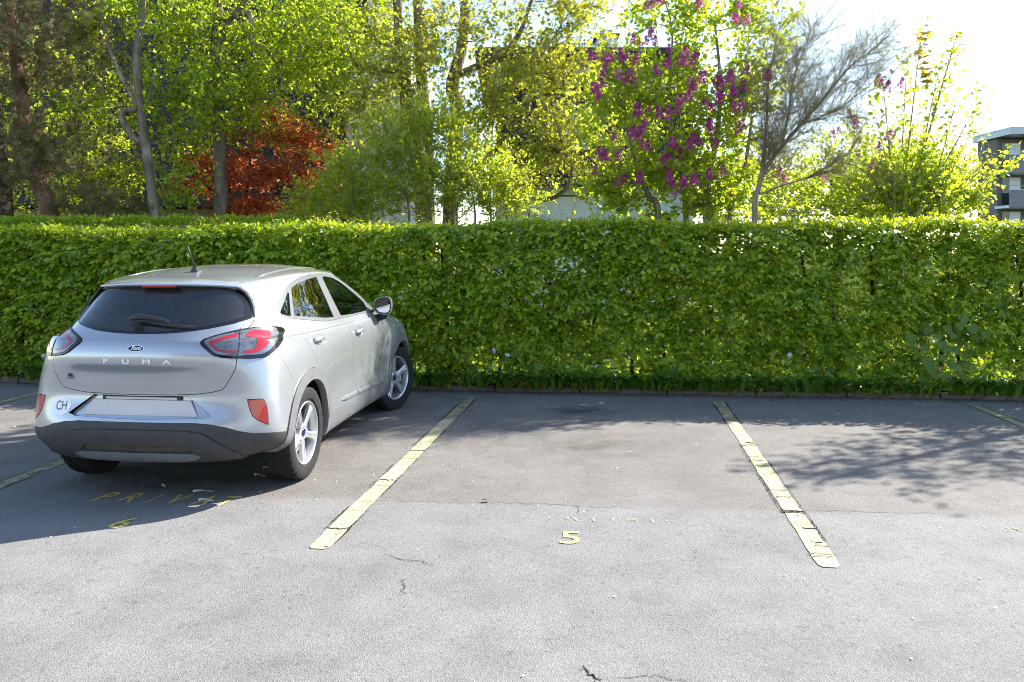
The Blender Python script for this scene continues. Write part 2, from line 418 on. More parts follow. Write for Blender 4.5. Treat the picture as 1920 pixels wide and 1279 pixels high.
def shingle_mesh(w, h, t=.012, diamond=False):
    b = MB()
    if diamond:
        p = [(0, -h/2), (w/2, 0), (0, h/2), (-w/2, 0)]
        b.add([(x, -t, z) for x, z in p] + [(x, 0, z) for x, z in p], [(0, 1, 2, 3), (0, 4, 5, 1), (1, 5, 6, 2), (2, 6, 7, 3), (3, 7, 4, 0)])
    else:
        b.add([(-w/2, -t*1.6, 0), (w/2, -t*1.6, 0), (w/2, -t*.3, h), (-w/2, -t*.3, h), (-w/2, 0, 0), (w/2, 0, 0), (w/2, 0, h), (-w/2, 0, h)], [(0, 1, 2, 3), (0, 4, 5, 1), (1, 5, 6, 2), (3, 7, 4, 0), (2, 6, 7, 3)])
    return b.mesh('slate')
def cladding(parent, x0, x1, z0, z1, y, mats, w=.30, h=.22, holes=(), limit=300, name='slate', r=None, diamond=False):
    """single shingles on a wall plane facing -y; those past the limit are joined"""
    mes = []
    for m in mats:
        me = shingle_mesh(w*.985, h*1.12 if not diamond else h*.985, diamond=diamond); me.materials.append(m); mes.append(me)
    rest = MB(); n = 0; rows = int((z1 - z0)/(h if not diamond else h/2)); spots = []
    for j in range(rows):
        z = z0 + j*(h if not diamond else h/2); xo = (w/2 if j % 2 else 0)
        for i in range(int((x1 - x0 - xo)/w)):
            x = x0 + xo + (i + .5)*w
            if any(a - w/2 < x < b + w/2 and c - h < z < d for a, b, c, d in holes): continue
            spots.append((x, z))
    for k, (x, z) in enumerate(spots):
        if k % max(1, math.ceil(len(spots)/limit)) == 0 and n < limit:
            o = obj(name, mes[int(r.integers(len(mes)))], None, parent, (x, y + r.normal(0, .0015), z)); n += 1
        else: rest.add([(v.co.x + x, v.co.y + y + 1e-4, v.co.z + z) for v in mes[0].vertices], [tuple(p.vertices) for p in mes[0].polygons])
    if rest.v: rest.build(name + '_field', mats[1], parent)['kind'] = 'stuff'
def window(parent, x0, x1, z0, z1, y, curtain=True, fw=.06):
    w = MB(); w.box(x0, x1, y-.03, y+.03, z0, z0+fw); w.box(x0, x1, y-.03, y+.03, z1-fw, z1); w.box(x0, x0+fw, y-.029, y+.029, z0+fw, z1-fw); w.box(x1-fw, x1, y-.029, y+.029, z0+fw, z1-fw); w.box((x0+x1)/2-fw/2, (x0+x1)/2+fw/2, y-.031, y+.031, z0+fw, z1-fw)
    o = w.build('window', M_FRAME, parent)
    for a, b in ((x0+fw, (x0+x1)/2-fw/2), ((x0+x1)/2+fw/2, x1-fw)): MB().box(a, b, y-.004, y+.004, z0+fw, z1-fw).build('pane', M_CURT if curtain else M_PANE, o)
    return o
rb = np.random.default_rng(71)
# dark slate house on the left
h1 = empty('slate_house', (-7.0, 19.0, 0)); tag(h1, 'dark slate-hung house with a beige ground floor behind the left trees', 'house')
def at1(px, py): v = at(px, py, 19.0); return v.x + 7.0, v.z
xa, _ = at1(-260, 0); xb, _ = at1(690, 0); _, zb = at1(0, 392); ze = 10.5
MB().box(xa, xb, .02, 6, zb, ze).build('upper_wall', M_WALLD, h1)
MB().box(xa+.2, xb-.2, -.10, 6, .1, zb - .002).build('ground_floor_wall', M_BEIGE, h1)
MB().box(xa, xb+.1, -.75, .018, zb + .02, zb + .26).build('eave', M_EAVE, h1)
MB().box(xa+.2, at1(298, 0)[0], -.16, -.102, .1, zb - .42).build('beige_panel', M_BEIGE, h1)
x_, _ = at1(116, 0); MB().tube([(x_, -.2, .1), (x_, -.2, zb)], .05, 10).build('downpipe', M_ZINC, h1)
cladding(h1, at1(120, 0)[0], xb, zb + .28, 8.6, .015, M_SLATE, .42, .27, (), 300, 'slate', rb)
# pale shingled gable
h2 = empty('shingled_gable', (-3.3, 18.0, 0)); tag(h2, 'pale diamond-shingled gable wall beside the dark slate house', 'house')
v0 = at(640, 350, 18.0); v1 = at(770, 120, 18.0); x0 = v0.x + 3.3; x1 = v1.x + 3.3
MB().box(x0, x1, .02, 5, .1, v1.z + .6).build('gable_wall', M_WSH[1], h2)
cladding(h2, x0, x1, v0.z - .8, v1.z + .5, .018, M_WSH, .36, .36, (), 300, 'shingle', rb, True)
b = MB(); b.add([(x0-.3, -.4, v1.z+.55), (x1+.3, -.4, v1.z+.55), (x1+.3, 5.2, v1.z+1.2), (x0-.3, 5.2, v1.z+1.2), (x0-.3, -.4, v1.z+.70), (x1+.3, -.4, v1.z+.70), (x1+.3, 5.2, v1.z+1.35), (x0-.3, 5.2, v1.z+1.35)], [(3, 2, 1, 0), (4, 5, 6, 7), (0, 1, 5, 4), (1, 2, 6, 5), (2, 3, 7, 6), (3, 0, 4, 7)]); b.build('roof', M_EAVE, h2)
# house in the middle with the closed shutter
h3 = empty('garden_house', (2.0, 20.0, 0)); tag(h3, 'house with white roller shutter, slate-hung upper floor and ochre fascia', 'house')
def at3(px, py): v = at(px, py, 20.0); return v.x - 2.0, v.z
xl, zl = at3(930, 345); xr, zt = at3(1300, 165)
sx0, sz1 = at3(1018, 362); sx1, _ = at3(1126, 0)
b = MB(); b.box(xl, sx0, 0, 8, .1, zl - .05); b.box(sx1, xr, 0, 8, .1, zl - .05); b.box(sx0, sx1, .001, 8, sz1, zl - .05); b.box(sx0, sx1, .2, 8, .1, sz1); b.build('ground_floor_wall', M_PALE, h3)
sh_ = empty('roller_shutter'); sh_.parent = h3
MB().box(sx0+.002, sx0+.05, -.012, .10, .9, sz1-.05).box(sx1-.05, sx1-.002, -.012, .10, .9, sz1-.05).box(sx0+.002, sx1-.002, -.014, .10, sz1-.05, sz1-.002).build('shutter_frame', M_FRAME, sh_)
nS = 40; sl = MB(); sl.add([(sx0+.052, .05, 0), (sx1-.052, .05, 0), (sx1-.052, .04, .012), (sx0+.052, .04, .012), (sx0+.052, .04, .045), (sx1-.052, .04, .045), (sx1-.052, .05, .054), (sx0+.052, .05, .054)], [(0, 1, 2, 3), (3, 2, 5, 4), (4, 5, 6, 7)]); slm = sl.mesh('slat'); slm.materials.append(M_SHUT)
for k in range(nS):
    z = .9 + k*.055
    if z + .055 < sz1 - .05: obj('slat', slm, None, sh_, (0, 0, z))
MB().box(xl-.1, xr, -.5, -.001, zl - .06, zl + .12).build('eave', M_EAVE, h3)
MB().box(xl, xr, .03, 8, zl + .13, zt).build('upper_wall', M_WALLD, h3)
wx0, wz1 = at3(1034, 208); wx1, wz0 = at3(1112, 282)
window(h3, wx0, wx1, wz0, wz1, .0)
cladding(h3, xl, xr, zl + .14, zt - .05, .025, M_SLATE, .34, .22, [(wx0, wx1, wz0, wz1)], 300, 'slate', rb)
_, zf = at3(0, 118)
nb3 = 7
for k in range(nb3):
    za = zt + (zf - zt)*k/nb3; MB().box(xl-.15, xr, -.10 - .004*(k % 2), .8, za + .003, zt + (zf - zt)*(k+1)/nb3 - .003).build('fascia_board', M_FASC, h3)
MB().box(xl-.5, xr, -.75, 8.2, zf + .01, zf + .20).build('roof_edge', M_EAVE, h3)
_, zc = at3(0, 68); cx0, _ = at3(1132, 0); cx1, cz1 = at3(1172, 38)
ch = MB().box(cx0, cx1, 1.5, 2.3, zf + .2, cz1).build('chimney', M_PALE, h3)
MB().box(cx0-.06, cx1+.06, 1.44, 2.36, cz1, cz1+.07).build('chimney_cap', M_EAVE, ch); MB().box(cx0-.04, cx1+.04, 1.46, 2.34, zc - .1, zc + .05).build('flashing', M_EAVE, ch)
for dx in (.18, .40): MB().lathe([(.06, 0), (.06, .16), (.075, .17), (.075, .2), (0, .2)], 12, 'z', cx0 + dx, 1.9, cz1 + .07).build('chimney_pot', M_ZINC, ch)
xq, _ = at3(1048, 0); xq2, _ = at3(1125, 0)
b = MB(); b.box(xq, xq2, .6, .64, zf + .62, zf + .66); b.box(xq, xq2, .6, .64, zf + .38, zf + .41)
for x in np.linspace(xq, xq2, 4): b.box(x, x+.03, .6, .64, zf + .2, zf + .65)
b.build('railing', M_ZINC, h3); xx, _ = at3(1068, 0); MB().tube([(xx, .5, zf + .2), (xx, .5, zf + 1.15)], .05, 8).build('vent_pipe', M_EAVE, h3)
b = MB(); xx, _ = at3(1060, 0); b.tube([(xx, 3, zf + .2), (xx, 3, zf + 1.6)], .015, 6); b.tube([(xx-.25, 3, zf + 1.3), (xx+.25, 3, zf + 1.3)], .01, 5); b.tube([(xx-.18, 3, zf + 1.05), (xx+.18, 3, zf + 1.05)], .01, 5); b.build('aerial_mast', M_ZINC, h3)
xw0, zw1 = at3(1205, 395); xw1, _ = at3(1262, 0); window(h3, xw0, xw1, .9, zw1, -.02, False)
# apartment block far to the right
D4 = 62.0
h4 = empty('apartment_block', (39.0, D4, 0)); tag(h4, 'distant timber-clad apartment block with balconies at the right edge', 'building')
def at4(px, py): v = at(px, py, D4); return v.x - 39.0, v.z
X0, Z1 = at4(1874, 243); X1 = X0 + 16
MB().box(X0+.3, X1, .8, 3.4, 0, Z1 - .6).build('wall', M_TIMB, h4)
MB().box(X0, X1, -1.4, 3.6, Z1 - .55, Z1).build('roof_slab', M_ZINC, h4)
for k, (pr, pb) in enumerate(((294, 327), (359, 391), (424, 456))):
    _, za = at4(0, pr); _, zb_ = at4(0, pb)
    bc = MB().box(X0+.1, X1, -1.2, -1.05, zb_, za).build('balcony_front', M_BALC, h4)
    MB().box(X0+.1, X1, -1.24, -1.0, za, za + .06).build('coping', M_ZINC, bc); MB().box(X0+.1, X1, -1.04, .79, zb_, zb_ + .2).build('balcony_floor', M_PALE, h4)
    for (p0, p1, ww) in ((1890, 1904, 0), (1904, 1926, 1)):
        xw, _ = at4(p0, 0); xv, _ = at4(p1, 0); zt_ = za + 1.15
        MB().box(xw, xv - .05, .74, .798, zb_ + .2, zt_).build('window', (M_PANE, M_SHUT)[ww], h4)
    MB().tube([(X0+.1, -1.1, za + .38), (X1, -1.1, za + .38)], .02, 6).build('handrail', M_ZINC, h4)
# pale house behind the photographer, mirrored in the car and lighting its back
h5 = empty('facing_house', (-3.0, -17.0, 0)); tag(h5, 'cream rendered house across the car park facing the hedge', 'house')
M_CREAM = mottled('cream render', 3, [(.3, (.52, .50, .475)), (.7, (.58, .56, .53))], rough=.9)
MB().box(-11, 11, -8, 0, 0, 5.6).build('wall', M_CREAM, h5)
b = MB(); b.add([(-11.5, .6, 5.4), (11.5, .6, 5.4), (11.5, -4, 8.2), (-11.5, -4, 8.2), (11.5, -8.6, 5.4), (-11.5, -8.6, 5.4)], [(0, 1, 2, 3), (3, 2, 4, 5), (0, 3, 5), (1, 4, 2), (0, 5, 4, 1)]); b.build('roof', M_EAVE, h5)
for x in (-8.5, -4.5, 0, 4.5, 8.5):
    for z in (.9, 3.5):
        f = MB().box(x-.7, x+.7, .002, .06, z, z+1.35).build('window', M_FRAME, h5)
        for s in (-1, 1): MB().box(x + s*.33 - .28, x + s*.33 + .28, .055, .066, z+.07, z+1.28).build('pane', M_PANE, f)
# ================================================================ car
# car frame: x forward from the rear axle, y to the left, z up; the tables hold the right half (w = -y)
ROWS = [
 # bottom tuck
 ([-.60,-.60,-.58,-.54,-.48,-.40,-.12,.25,.62,1.05,1.55,1.95,2.30,2.60,2.95,3.18,3.30,3.36,3.38],
  [0,.28,.50,.64,.72,.78,.78,.78,.76,.76,.76,.76,.78,.78,.76,.66,.46,.24,0],
  [.285,.285,.29,.30,.31,.30,.25,.22,.21,.21,.21,.21,.22,.24,.24,.23,.22,.22,.22]),
 ([-.72,-.715,-.69,-.635,-.545,-.42,-.12,.25,.62,1.05,1.55,1.95,2.30,2.60,2.97,3.24,3.37,3.42,3.43],
  [0,.28,.52,.68,.79,.862,.88,.86,.845,.84,.84,.845,.87,.885,.85,.70,.47,.24,0],
  [.31,.31,.32,.335,.35,.35,.30,.26,.25,.25,.25,.25,.26,.28,.28,.27,.26,.26,.26]),
 ([-.765,-.76,-.735,-.68,-.59,-.44,-.12,.25,.62,1.05,1.55,1.95,2.30,2.60,2.98,3.26,3.39,3.43,3.44],
  [0,.28,.53,.70,.82,.893,.90,.88,.868,.865,.865,.87,.89,.90,.865,.71,.48,.24,0],
  [.43,.43,.43,.43,.43,.43,.43,.42,.41,.40,.40,.40,.42,.44,.44,.43,.42,.42,.42]),
 ([-.76,-.755,-.73,-.675,-.595,-.45,-.12,.25,.62,1.05,1.55,1.95,2.30,2.60,2.98,3.25,3.38,3.42,3.43],
  [0,.28,.53,.70,.815,.888,.9025,.885,.862,.852,.852,.86,.885,.90,.87,.72,.48,.24,0],
  [.555,.555,.555,.555,.555,.555,.56,.56,.56,.56,.56,.56,.56,.58,.58,.56,.55,.55,.55]),
 ([-.705,-.703,-.69,-.655,-.585,-.45,-.12,.25,.62,1.05,1.55,1.95,2.30,2.60,2.96,3.23,3.36,3.41,3.42],
  [0,.28,.52,.69,.803,.868,.893,.888,.868,.858,.858,.865,.885,.895,.862,.72,.48,.24,0],
  [.72,.72,.72,.72,.725,.725,.73,.73,.73,.73,.73,.73,.73,.73,.72,.70,.69,.69,.69]),
 ([-.757,-.75,-.715,-.655,-.57,-.44,-.12,.25,.62,1.05,1.55,1.95,2.30,2.60,2.94,3.19,3.32,3.37,3.38],
  [0,.28,.52,.67,.775,.84,.868,.872,.868,.866,.866,.868,.872,.87,.83,.70,.48,.24,0],
  [.90,.90,.90,.90,.90,.90,.90,.90,.90,.90,.90,.90,.90,.885,.85,.81,.80,.80,.80]),
 ([-.752,-.742,-.70,-.635,-.55,-.425,-.12,.25,.62,1.05,1.55,1.95,2.30,2.60,2.90,3.12,3.24,3.29,3.31],
  [0,.28,.52,.65,.745,.803,.832,.84,.842,.842,.842,.84,.825,.80,.76,.64,.45,.23,0],
  [1.02,1.02,1.02,1.02,1.02,1.015,1.01,1.01,1.01,1.01,1.01,1.005,.99,.965,.925,.88,.87,.87,.87]),
 ([-.728,-.718,-.672,-.605,-.52,-.405,-.12,.235,.60,1.03,1.53,1.93,2.27,2.50,2.68,2.80,2.87,2.90,2.91],
  [0,.28,.51,.642,.735,.788,.812,.818,.82,.82,.82,.815,.785,.72,.62,.48,.32,.16,0],
  [1.07,1.07,1.07,1.07,1.065,1.055,1.05,1.045,1.043,1.04,1.038,1.035,1.025,1.02,1.01,.995,.99,.99,.99]),
 ([-.69,-.68,-.625,-.555,-.475,-.375,-.12,.22,.58,1.0,1.5,1.9,2.2,2.30,2.36,2.40,2.43,2.45,2.46],
  [0,.28,.49,.60,.675,.735,.775,.79,.80,.80,.80,.793,.745,.66,.55,.42,.28,.14,0],
  [1.115,1.115,1.115,1.115,1.105,1.09,1.08,1.075,1.07,1.065,1.06,1.055,1.05,1.06,1.068,1.073,1.077,1.08,1.08]),
 ([-.575,-.562,-.50,-.435,-.365,-.27,-.07,.2,.53,.92,1.36,1.66,1.82,1.90,1.95,1.98,2.0,2.01,2.02],
  [0,.27,.455,.545,.605,.65,.685,.70,.707,.707,.70,.69,.65,.58,.48,.37,.25,.125,0],
  [1.265,1.265,1.265,1.263,1.26,1.258,1.258,1.258,1.258,1.257,1.255,1.253,1.265,1.275,1.28,1.283,1.285,1.287,1.287]),
 ([-.455,-.445,-.40,-.35,-.29,-.20,-.02,.2,.48,.82,1.14,1.34,1.44,1.50,1.54,1.56,1.58,1.585,1.59],
  [0,.26,.42,.49,.54,.578,.608,.62,.626,.624,.612,.60,.565,.50,.42,.32,.215,.11,0],
  [1.395,1.395,1.395,1.395,1.395,1.40,1.415,1.43,1.437,1.44,1.435,1.425,1.435,1.448,1.456,1.462,1.465,1.467,1.467]),
 ([-.42,-.41,-.365,-.315,-.255,-.17,-.01,.2,.46,.78,1.08,1.27,1.36,1.41,1.45,1.47,1.485,1.49,1.495],
  [0,.25,.39,.45,.495,.53,.56,.573,.577,.575,.565,.55,.52,.465,.39,.30,.20,.10,0],
  [1.44,1.44,1.438,1.435,1.435,1.443,1.462,1.477,1.488,1.491,1.485,1.472,1.475,1.483,1.49,1.493,1.495,1.497,1.498]),
 ([-.36,-.355,-.34,-.31,-.26,-.18,0,.2,.44,.74,1.02,1.2,1.28,1.33,1.36,1.38,1.39,1.40,1.40],
  [0,.13,.22,.26,.285,.30,.305,.31,.31,.31,.305,.295,.275,.245,.205,.16,.105,.05,0],
  [1.455,1.456,1.457,1.458,1.462,1.47,1.49,1.514,1.529,1.537,1.534,1.522,1.511,1.508,1.508,1.508,1.508,1.508,1.508]),
 ([-.33,-.325,-.31,-.29,-.24,-.16,.01,.2,.43,.72,1.0,1.17,1.25,1.29,1.32,1.335,1.345,1.35,1.35],
  [0]*19,
  [1.460,1.461,1.462,1.464,1.469,1.478,1.502,1.522,1.538,1.547,1.544,1.534,1.522,1.518,1.515,1.513,1.512,1.512,1.512]),
]
def _ext(G):
    """pad the control grid by mirroring at the centre line"""
    M = np.array([1., -1., 1.])
    G = np.concatenate([G[:, 1:2] * M, G, G[:, -2:-1] * M], axis=1)
    return np.concatenate([2*G[:1] - G[1:2], G, G[-2:-1] * M], axis=0)
def bspline_surface(P, K, iters=6, damp=0.85):
    """cubic B-spline that (almost) passes through the table points; K steps per cell"""
    P = np.array(P, dtype=float); G = P.copy()
    w = np.array([1, 4, 1]) / 6.0
    for _ in range(iters):
        E = _ext(G)
        L = sum(w[a] * w[b] * E[a:a+P.shape[0], b:b+P.shape[1]] for a in range(3) for b in range(3))
        G = G + damp * (P - L)
        G[:, 0, 1] = 0; G[:, -1, 1] = 0; G[-1, :, 1] = 0
    E = _ext(G)
    def ev(A, n):                       # along axis 0
        out = []
        for c in range(n - 1):
            for t in np.arange(K) / K:
                b = [(1-t)**3/6, (3*t**3 - 6*t*t + 4)/6, (-3*t**3 + 3*t*t + 3*t + 1)/6, t**3/6]
                out.append(sum(b[k] * A[c+k] for k in range(4)))
        out.append((A[n-1] + 4*A[n] + A[n+1]) / 6)
        return np.array(out)
    S = ev(E, P.shape[0])
    S = ev(S.transpose(1, 0, 2), P.shape[1]).transpose(1, 0, 2)
    return S
_P = np.array([[(x, -w, z) for x, w, z in zip(*r)] for r in ROWS])
SURF = bspline_surface(_P, 8)
SURF[:, 0, 1] = 0; SURF[:, -1, 1] = 0; SURF[-1, :, 1] = 0
CAR_LOC = (-2.338, 5.907, 0.0); CAR_RZ = R(90 - 6.5)
# shaped ledge across the tailgate
_g = SURF
_w = np.abs(_g[..., 1]); _z = _g[..., 2]
def sst(a, b, x):
    t = np.clip((x - a) / (b - a), 0, 1); return t * t * (3 - 2 * t)
_rear = (_g[..., 0] < -.5)
_g[..., 0] += np.where(_rear, .016 * (1 - sst(.885, .91, _z)) * sst(.76, .86, _z) * (1 - sst(.36, .56, _w)), 0)
_nr, _nc = SURF.shape[:2]
_idx = np.arange(_nr * _nc).reshape(_nr, _nc)
_quads = np.stack([_idx[:-1, :-1], _idx[1:, :-1], _idx[1:, 1:], _idx[:-1, 1:]], -1).reshape(-1, 4)
_V = SURF.reshape(-1, 3)
# smooth vertex normals with mirrored borders
_du = np.gradient(np.concatenate([SURF[:, 1:2] * [1, -1, 1], SURF, SURF[:, -2:-1] * [1, -1, 1]], 1), axis=1)[:, 1:-1]
_dv = np.gradient(np.concatenate([SURF, SURF[-2:-1] * [1, -1, 1]], 0), axis=0)[:-1]
_N = np.cross(_dv, _du)
_N[:, 0, 1] = 0; _N[:, -1, 1] = 0; _N[-1, :, 1] = 0
_len = np.linalg.norm(_N, axis=-1, keepdims=True)
_N = _N / np.maximum(_len, 1e-12)
_N[-1, :, :] = np.where(_len[-1] < 1e-9, np.array([0, 0, 1.]), _N[-1])
if (_N[40, 70] @ np.array([0, -1, 0])) < 0: _N = -_N
_Nf = _N.reshape(-1, 3)
_tris = np.concatenate([_quads[:, [0, 1, 2]], _quads[:, [0, 2, 3]]])
_bvh = BVHTree.FromPolygons([Vector(v) for v in _V], [tuple(int(i) for i in t) for t in _tris])
def base_normal(p):
    loc, nn, i, d = _bvh.find_nearest(p)
    t = _tris[i]; a, b, c = (_V[k] for k in t); q = np.array(loc)
    v0, v1, v2 = b - a, c - a, q - a
    d00, d01, d11, d20, d21 = v0@v0, v0@v1, v1@v1, v2@v0, v2@v1
    den = d00*d11 - d01*d01
    if abs(den) < 1e-16: return Vector(_Nf[t[0]])
    v = (d11*d20 - d01*d21)/den; w = (d00*d21 - d01*d20)/den
    n = _Nf[t[0]]*(1-v-w) + _Nf[t[1]]*v + _Nf[t[2]]*w
    return Vector(n).normalized()
SIDE = Vector((0, 1, 0)); REAR = Vector((1, 0, 0)); DIAG = Vector((.80, .60, 0)); TOP = Vector((0, 0, -1)); FRONT = Vector((-1, 0, 0))
def basis(d):
    u = Vector((0, 0, 1)).cross(d) if abs(d.z) < .9 else Vector((1, 0, 0))
    u.normalize(); return u, d.cross(u)
def xz(pts): return [Vector((x, -.85, z)) for x, z in pts]
def yz(pts, x=-.7): return [Vector((x, y, z)) for y, z in pts]
def p3(pts): return [Vector(p) for p in pts]
def circ(cx, cz, r, n=40): return xz([(cx + r*math.cos(2*math.pi*k/n), cz + r*math.sin(2*math.pi*k/n)) for k in range(n)])
WZ, WX0, WX1 = .334, 0.0, 2.588
RA, RO = .386, .470
def arc(cx, r, a0, a1, n): return [(cx + r*math.cos(R(a0 + (a1-a0)*k/n)), WZ + r*math.sin(R(a0 + (a1-a0)*k/n))) for k in range(n+1)]
DLO = xz([(-.15,1.213),(-.142,1.232),(-.06,1.286),(.052,1.333),(.177,1.388),(.297,1.420),(.438,1.444),(.62,1.461),(.80,1.467),(.99,1.463),(1.19,1.447),(1.38,1.412),(1.53,1.36),(1.66,1.295),(1.78,1.225),(1.90,1.155),(1.985,1.10),(2.0,1.082),(1.95,1.076),(1.635,1.083),(1.3,1.086),(.942,1.088),(.748,1.088),(.581,1.094),(.374,1.115),(.189,1.138),(.017,1.161),(-.08,1.179),(-.139,1.196)])
QG = p3([(-.121,-.702,1.215),(-.075,-.693,1.241),(.019,-.676,1.288),(.125,-.653,1.343),(.145,-.656,1.340),(.005,-.729,1.179),(-.059,-.723,1.186),(-.118,-.709,1.202)])
RG = p3([(.225,-.643,1.376),(.365,-.637,1.402),(.552,-.632,1.424),(.728,-.627,1.437),(.812,-.626,1.438),(.812,-.658,1.362),(.81,-.712,1.248),(.795,-.78,1.108),(.615,-.776,1.117),(.404,-.763,1.138),(.214,-.748,1.159),(.093,-.738,1.172),(.056,-.733,1.178),(.135,-.69,1.274)])
FG = xz([(.955,1.438),(1.06,1.436),(1.237,1.417),(1.38,1.38),(1.51,1.324),(1.64,1.257),(1.74,1.20),(1.785,1.165),(1.775,1.12),(1.745,1.098),(1.558,1.096),(1.309,1.097),(.975,1.106),(.962,1.236),(.957,1.339)])
RDOOR = xz([(.018,1.17),(.045,1.092),(.03,1.014),(.06,.943),(.098,.885),(.132,.834)] + [(x, z) for x, z in arc(0, RO, 66, 6, 9)] + [(.475,.381),(.8,.366),(1.160,.352),(1.152,.39),(1.163,.47),(1.15,.52),(1.10,.60),(1.052,.866),(1.025,.93),(.975,1.02),(.962,1.094),(.88,1.20),(.5,1.20),(.2,1.22)])
FDOOR = xz([(.962,1.094),(.975,1.02),(1.025,.93),(1.052,.866),(1.10,.60),(1.15,.52),(1.163,.47),(1.152,.39),(1.160,.352),(1.6,.343),(2.0,.340),(2.045,.46),(2.085,.715),(2.065,.906),(2.03,1.03),(1.985,1.09),(1.6,1.2),(1.1,1.2)])
SILL = xz([(.40,.305),(.475,.381),(.8,.366),(1.160,.352),(1.6,.343),(2.0,.340),(2.14,.336),(2.16,.20),(.40,.20)])
LAMP = p3([(-.705,-.408,1.061),(-.671,-.446,1.086),(-.626,-.509,1.107),(-.572,-.569,1.123),(-.503,-.622,1.133),(-.424,-.674,1.137),(-.318,-.717,1.132),(-.225,-.741,1.119),(-.194,-.756,1.101),(-.216,-.769,1.077),(-.321,-.803,1.049),(-.389,-.809,1.014),(-.463,-.806,.985),(-.526,-.79,.959),(-.558,-.769,.951),(-.61,-.715,.95),(-.652,-.658,.955),(-.692,-.584,.963),(-.709,-.533,.971),(-.717,-.495,.987),(-.717,-.453,1.019)])
LENS = p3([(-.7,-.435,1.061),(-.668,-.47,1.082),(-.622,-.532,1.101),(-.56,-.597,1.114),(-.48,-.647,1.127),(-.394,-.696,1.13),(-.3,-.727,1.122),(-.29,-.746,1.097),(-.308,-.762,1.073),(-.418,-.795,1.043),(-.488,-.79,1.004),(-.543,-.771,.978),(-.576,-.743,.971),(-.629,-.681,.973),(-.657,-.644,.971),(-.695,-.568,.979),(-.709,-.517,.992),(-.71,-.474,1.026)])
REDC = p3([(-.541,-.64,1.096),(-.495,-.654,1.112),(-.431,-.695,1.112),(-.384,-.723,1.102),(-.387,-.74,1.081),(-.468,-.768,1.052),(-.518,-.769,1.02),(-.557,-.751,.996),(-.591,-.724,.983),(-.638,-.664,.988),(-.635,-.663,1.0),(-.601,-.702,1.004),(-.583,-.716,1.015),(-.564,-.72,1.037),(-.544,-.713,1.06),(-.532,-.693,1.072),(-.567,-.653,1.078)])
REDL = p3([(-.697,-.463,1.057),(-.652,-.522,1.081),(-.576,-.596,1.103),(-.603,-.609,1.081),(-.655,-.541,1.070),(-.694,-.483,1.049)])
REDB = p3([(-.697,-.463,1.057),(-.694,-.487,1.048),(-.7,-.525,1.020),(-.686,-.576,1.007),(-.655,-.634,1.004),(-.657,-.635,.992),(-.692,-.567,.994),(-.705,-.512,1.006)])
GATE = p3([(-.20,.02,1.44),(-.20,-.43,1.44),(-.175,-.535,1.44),(-.163,-.597,1.384),(-.216,-.611,1.34),(-.315,-.634,1.259),(-.392,-.636,1.204),(-.435,-.641,1.166),(-.485,-.634,1.142),(-.54,-.625,1.125),(-.623,-.625,1.063),(-.664,-.638,.962),(-.672,-.638,.907),(-.679,-.624,.867),(-.685,-.597,.819),(-.686,-.573,.779),(-.688,-.548,.754),(-.695,-.484,.738),(-.701,-.377,.725),(-.705,-.208,.718),(-.706,.02,.715)])
RWIN = p3([(-.43,.02,1.41),(-.432,-.283,1.41),(-.391,-.418,1.408),(-.337,-.518,1.38),(-.336,-.565,1.329),(-.361,-.592,1.278),(-.413,-.622,1.203),(-.426,-.619,1.196),(-.537,-.548,1.168),(-.627,-.419,1.142),(-.663,-.323,1.128),(-.688,-.166,1.115),(-.693,.02,1.111)])
RWING = yz([(.02,1.395),(-.28,1.395),(-.40,1.392),(-.475,1.372),(-.535,1.325),(-.565,1.278),(-.588,1.213),(-.53,1.19),(-.41,1.162),(-.30,1.144),(-.15,1.131),(.02,1.127)])
LOWER = yz([(.02,.547),(-.238,.548),(-.402,.548),(-.505,.538),(-.598,.518),(-.664,.494),(-.732,.476),(-.802,.467),(-.863,.458),(-.93,.43),(-.95,.2),(.02,.2)])
INSERT = yz([(.02,.503),(-.33,.500),(-.44,.488),(-.515,.445),(-.60,.385),(-.66,.345),(-.64,.29),(.02,.27)])
GRILL = yz([(.02,.405),(-.34,.405),(-.37,.385),(-.38,.365),(.02,.358)])
SKID = yz([(.02,.358),(-.38,.357),(-.43,.343),(-.40,.322),(-.30,.306),(.02,.300)])
REFL = p3([(-.653,-.702,.69),(-.605,-.785,.688),(-.597,-.799,.67),(-.593,-.81,.629),(-.592,-.818,.563),(-.594,-.82,.517),(-.635,-.769,.551),(-.651,-.738,.582),(-.654,-.718,.63)])
PLATE = yz([(.02,.706),(-.325,.712),(-.487,.593),(-.441,.578),(.02,.566)])
BQ = xz([(-.454,.984),(-.40,.899),(-.34,.80),(-.305,.735),(-.38,.62),(-.48,.40),(-.75,.40),(-.75,.99)])
SPOIL = [Vector(p) for p in ((-.60,.02,1.47),(-.60,-.45,1.47),(-.40,-.70,1.43),(-.13,-.70,1.44),(-.09,-.52,1.44),(-.07,-.33,1.44),(-.09,-.2,1.44),(-.095,.02,1.44))]
ROOFP = [Vector((x, y, 1.5)) for x, y in ((-.09,.02),(-.09,-.2),(-.07,-.33),(-.10,-.50),(.12,-.497),(.5,-.48),(.95,-.455),(1.25,-.44),(1.36,-.36),(1.44,-.2),(1.46,.02))]
WSCR = yz([(.02,1.095),(-.45,1.09),(-.68,1.075),(-.705,1.10),(-.60,1.30),(-.52,1.425),(-.40,1.452),(.02,1.464)], 2)
HOOD = [Vector((x, y, 1)) for x, y in ((2.44,.02),(2.39,-.45),(2.28,-.68),(2.32,-.76),(2.6,-.735),(2.88,-.685),(3.08,-.56),(3.2,-.35),(3.24,.02))]
HLAMP = xz([(2.86,.86),(2.95,.90),(3.12,.87),(3.22,.82),(3.20,.75),(3.02,.76)])
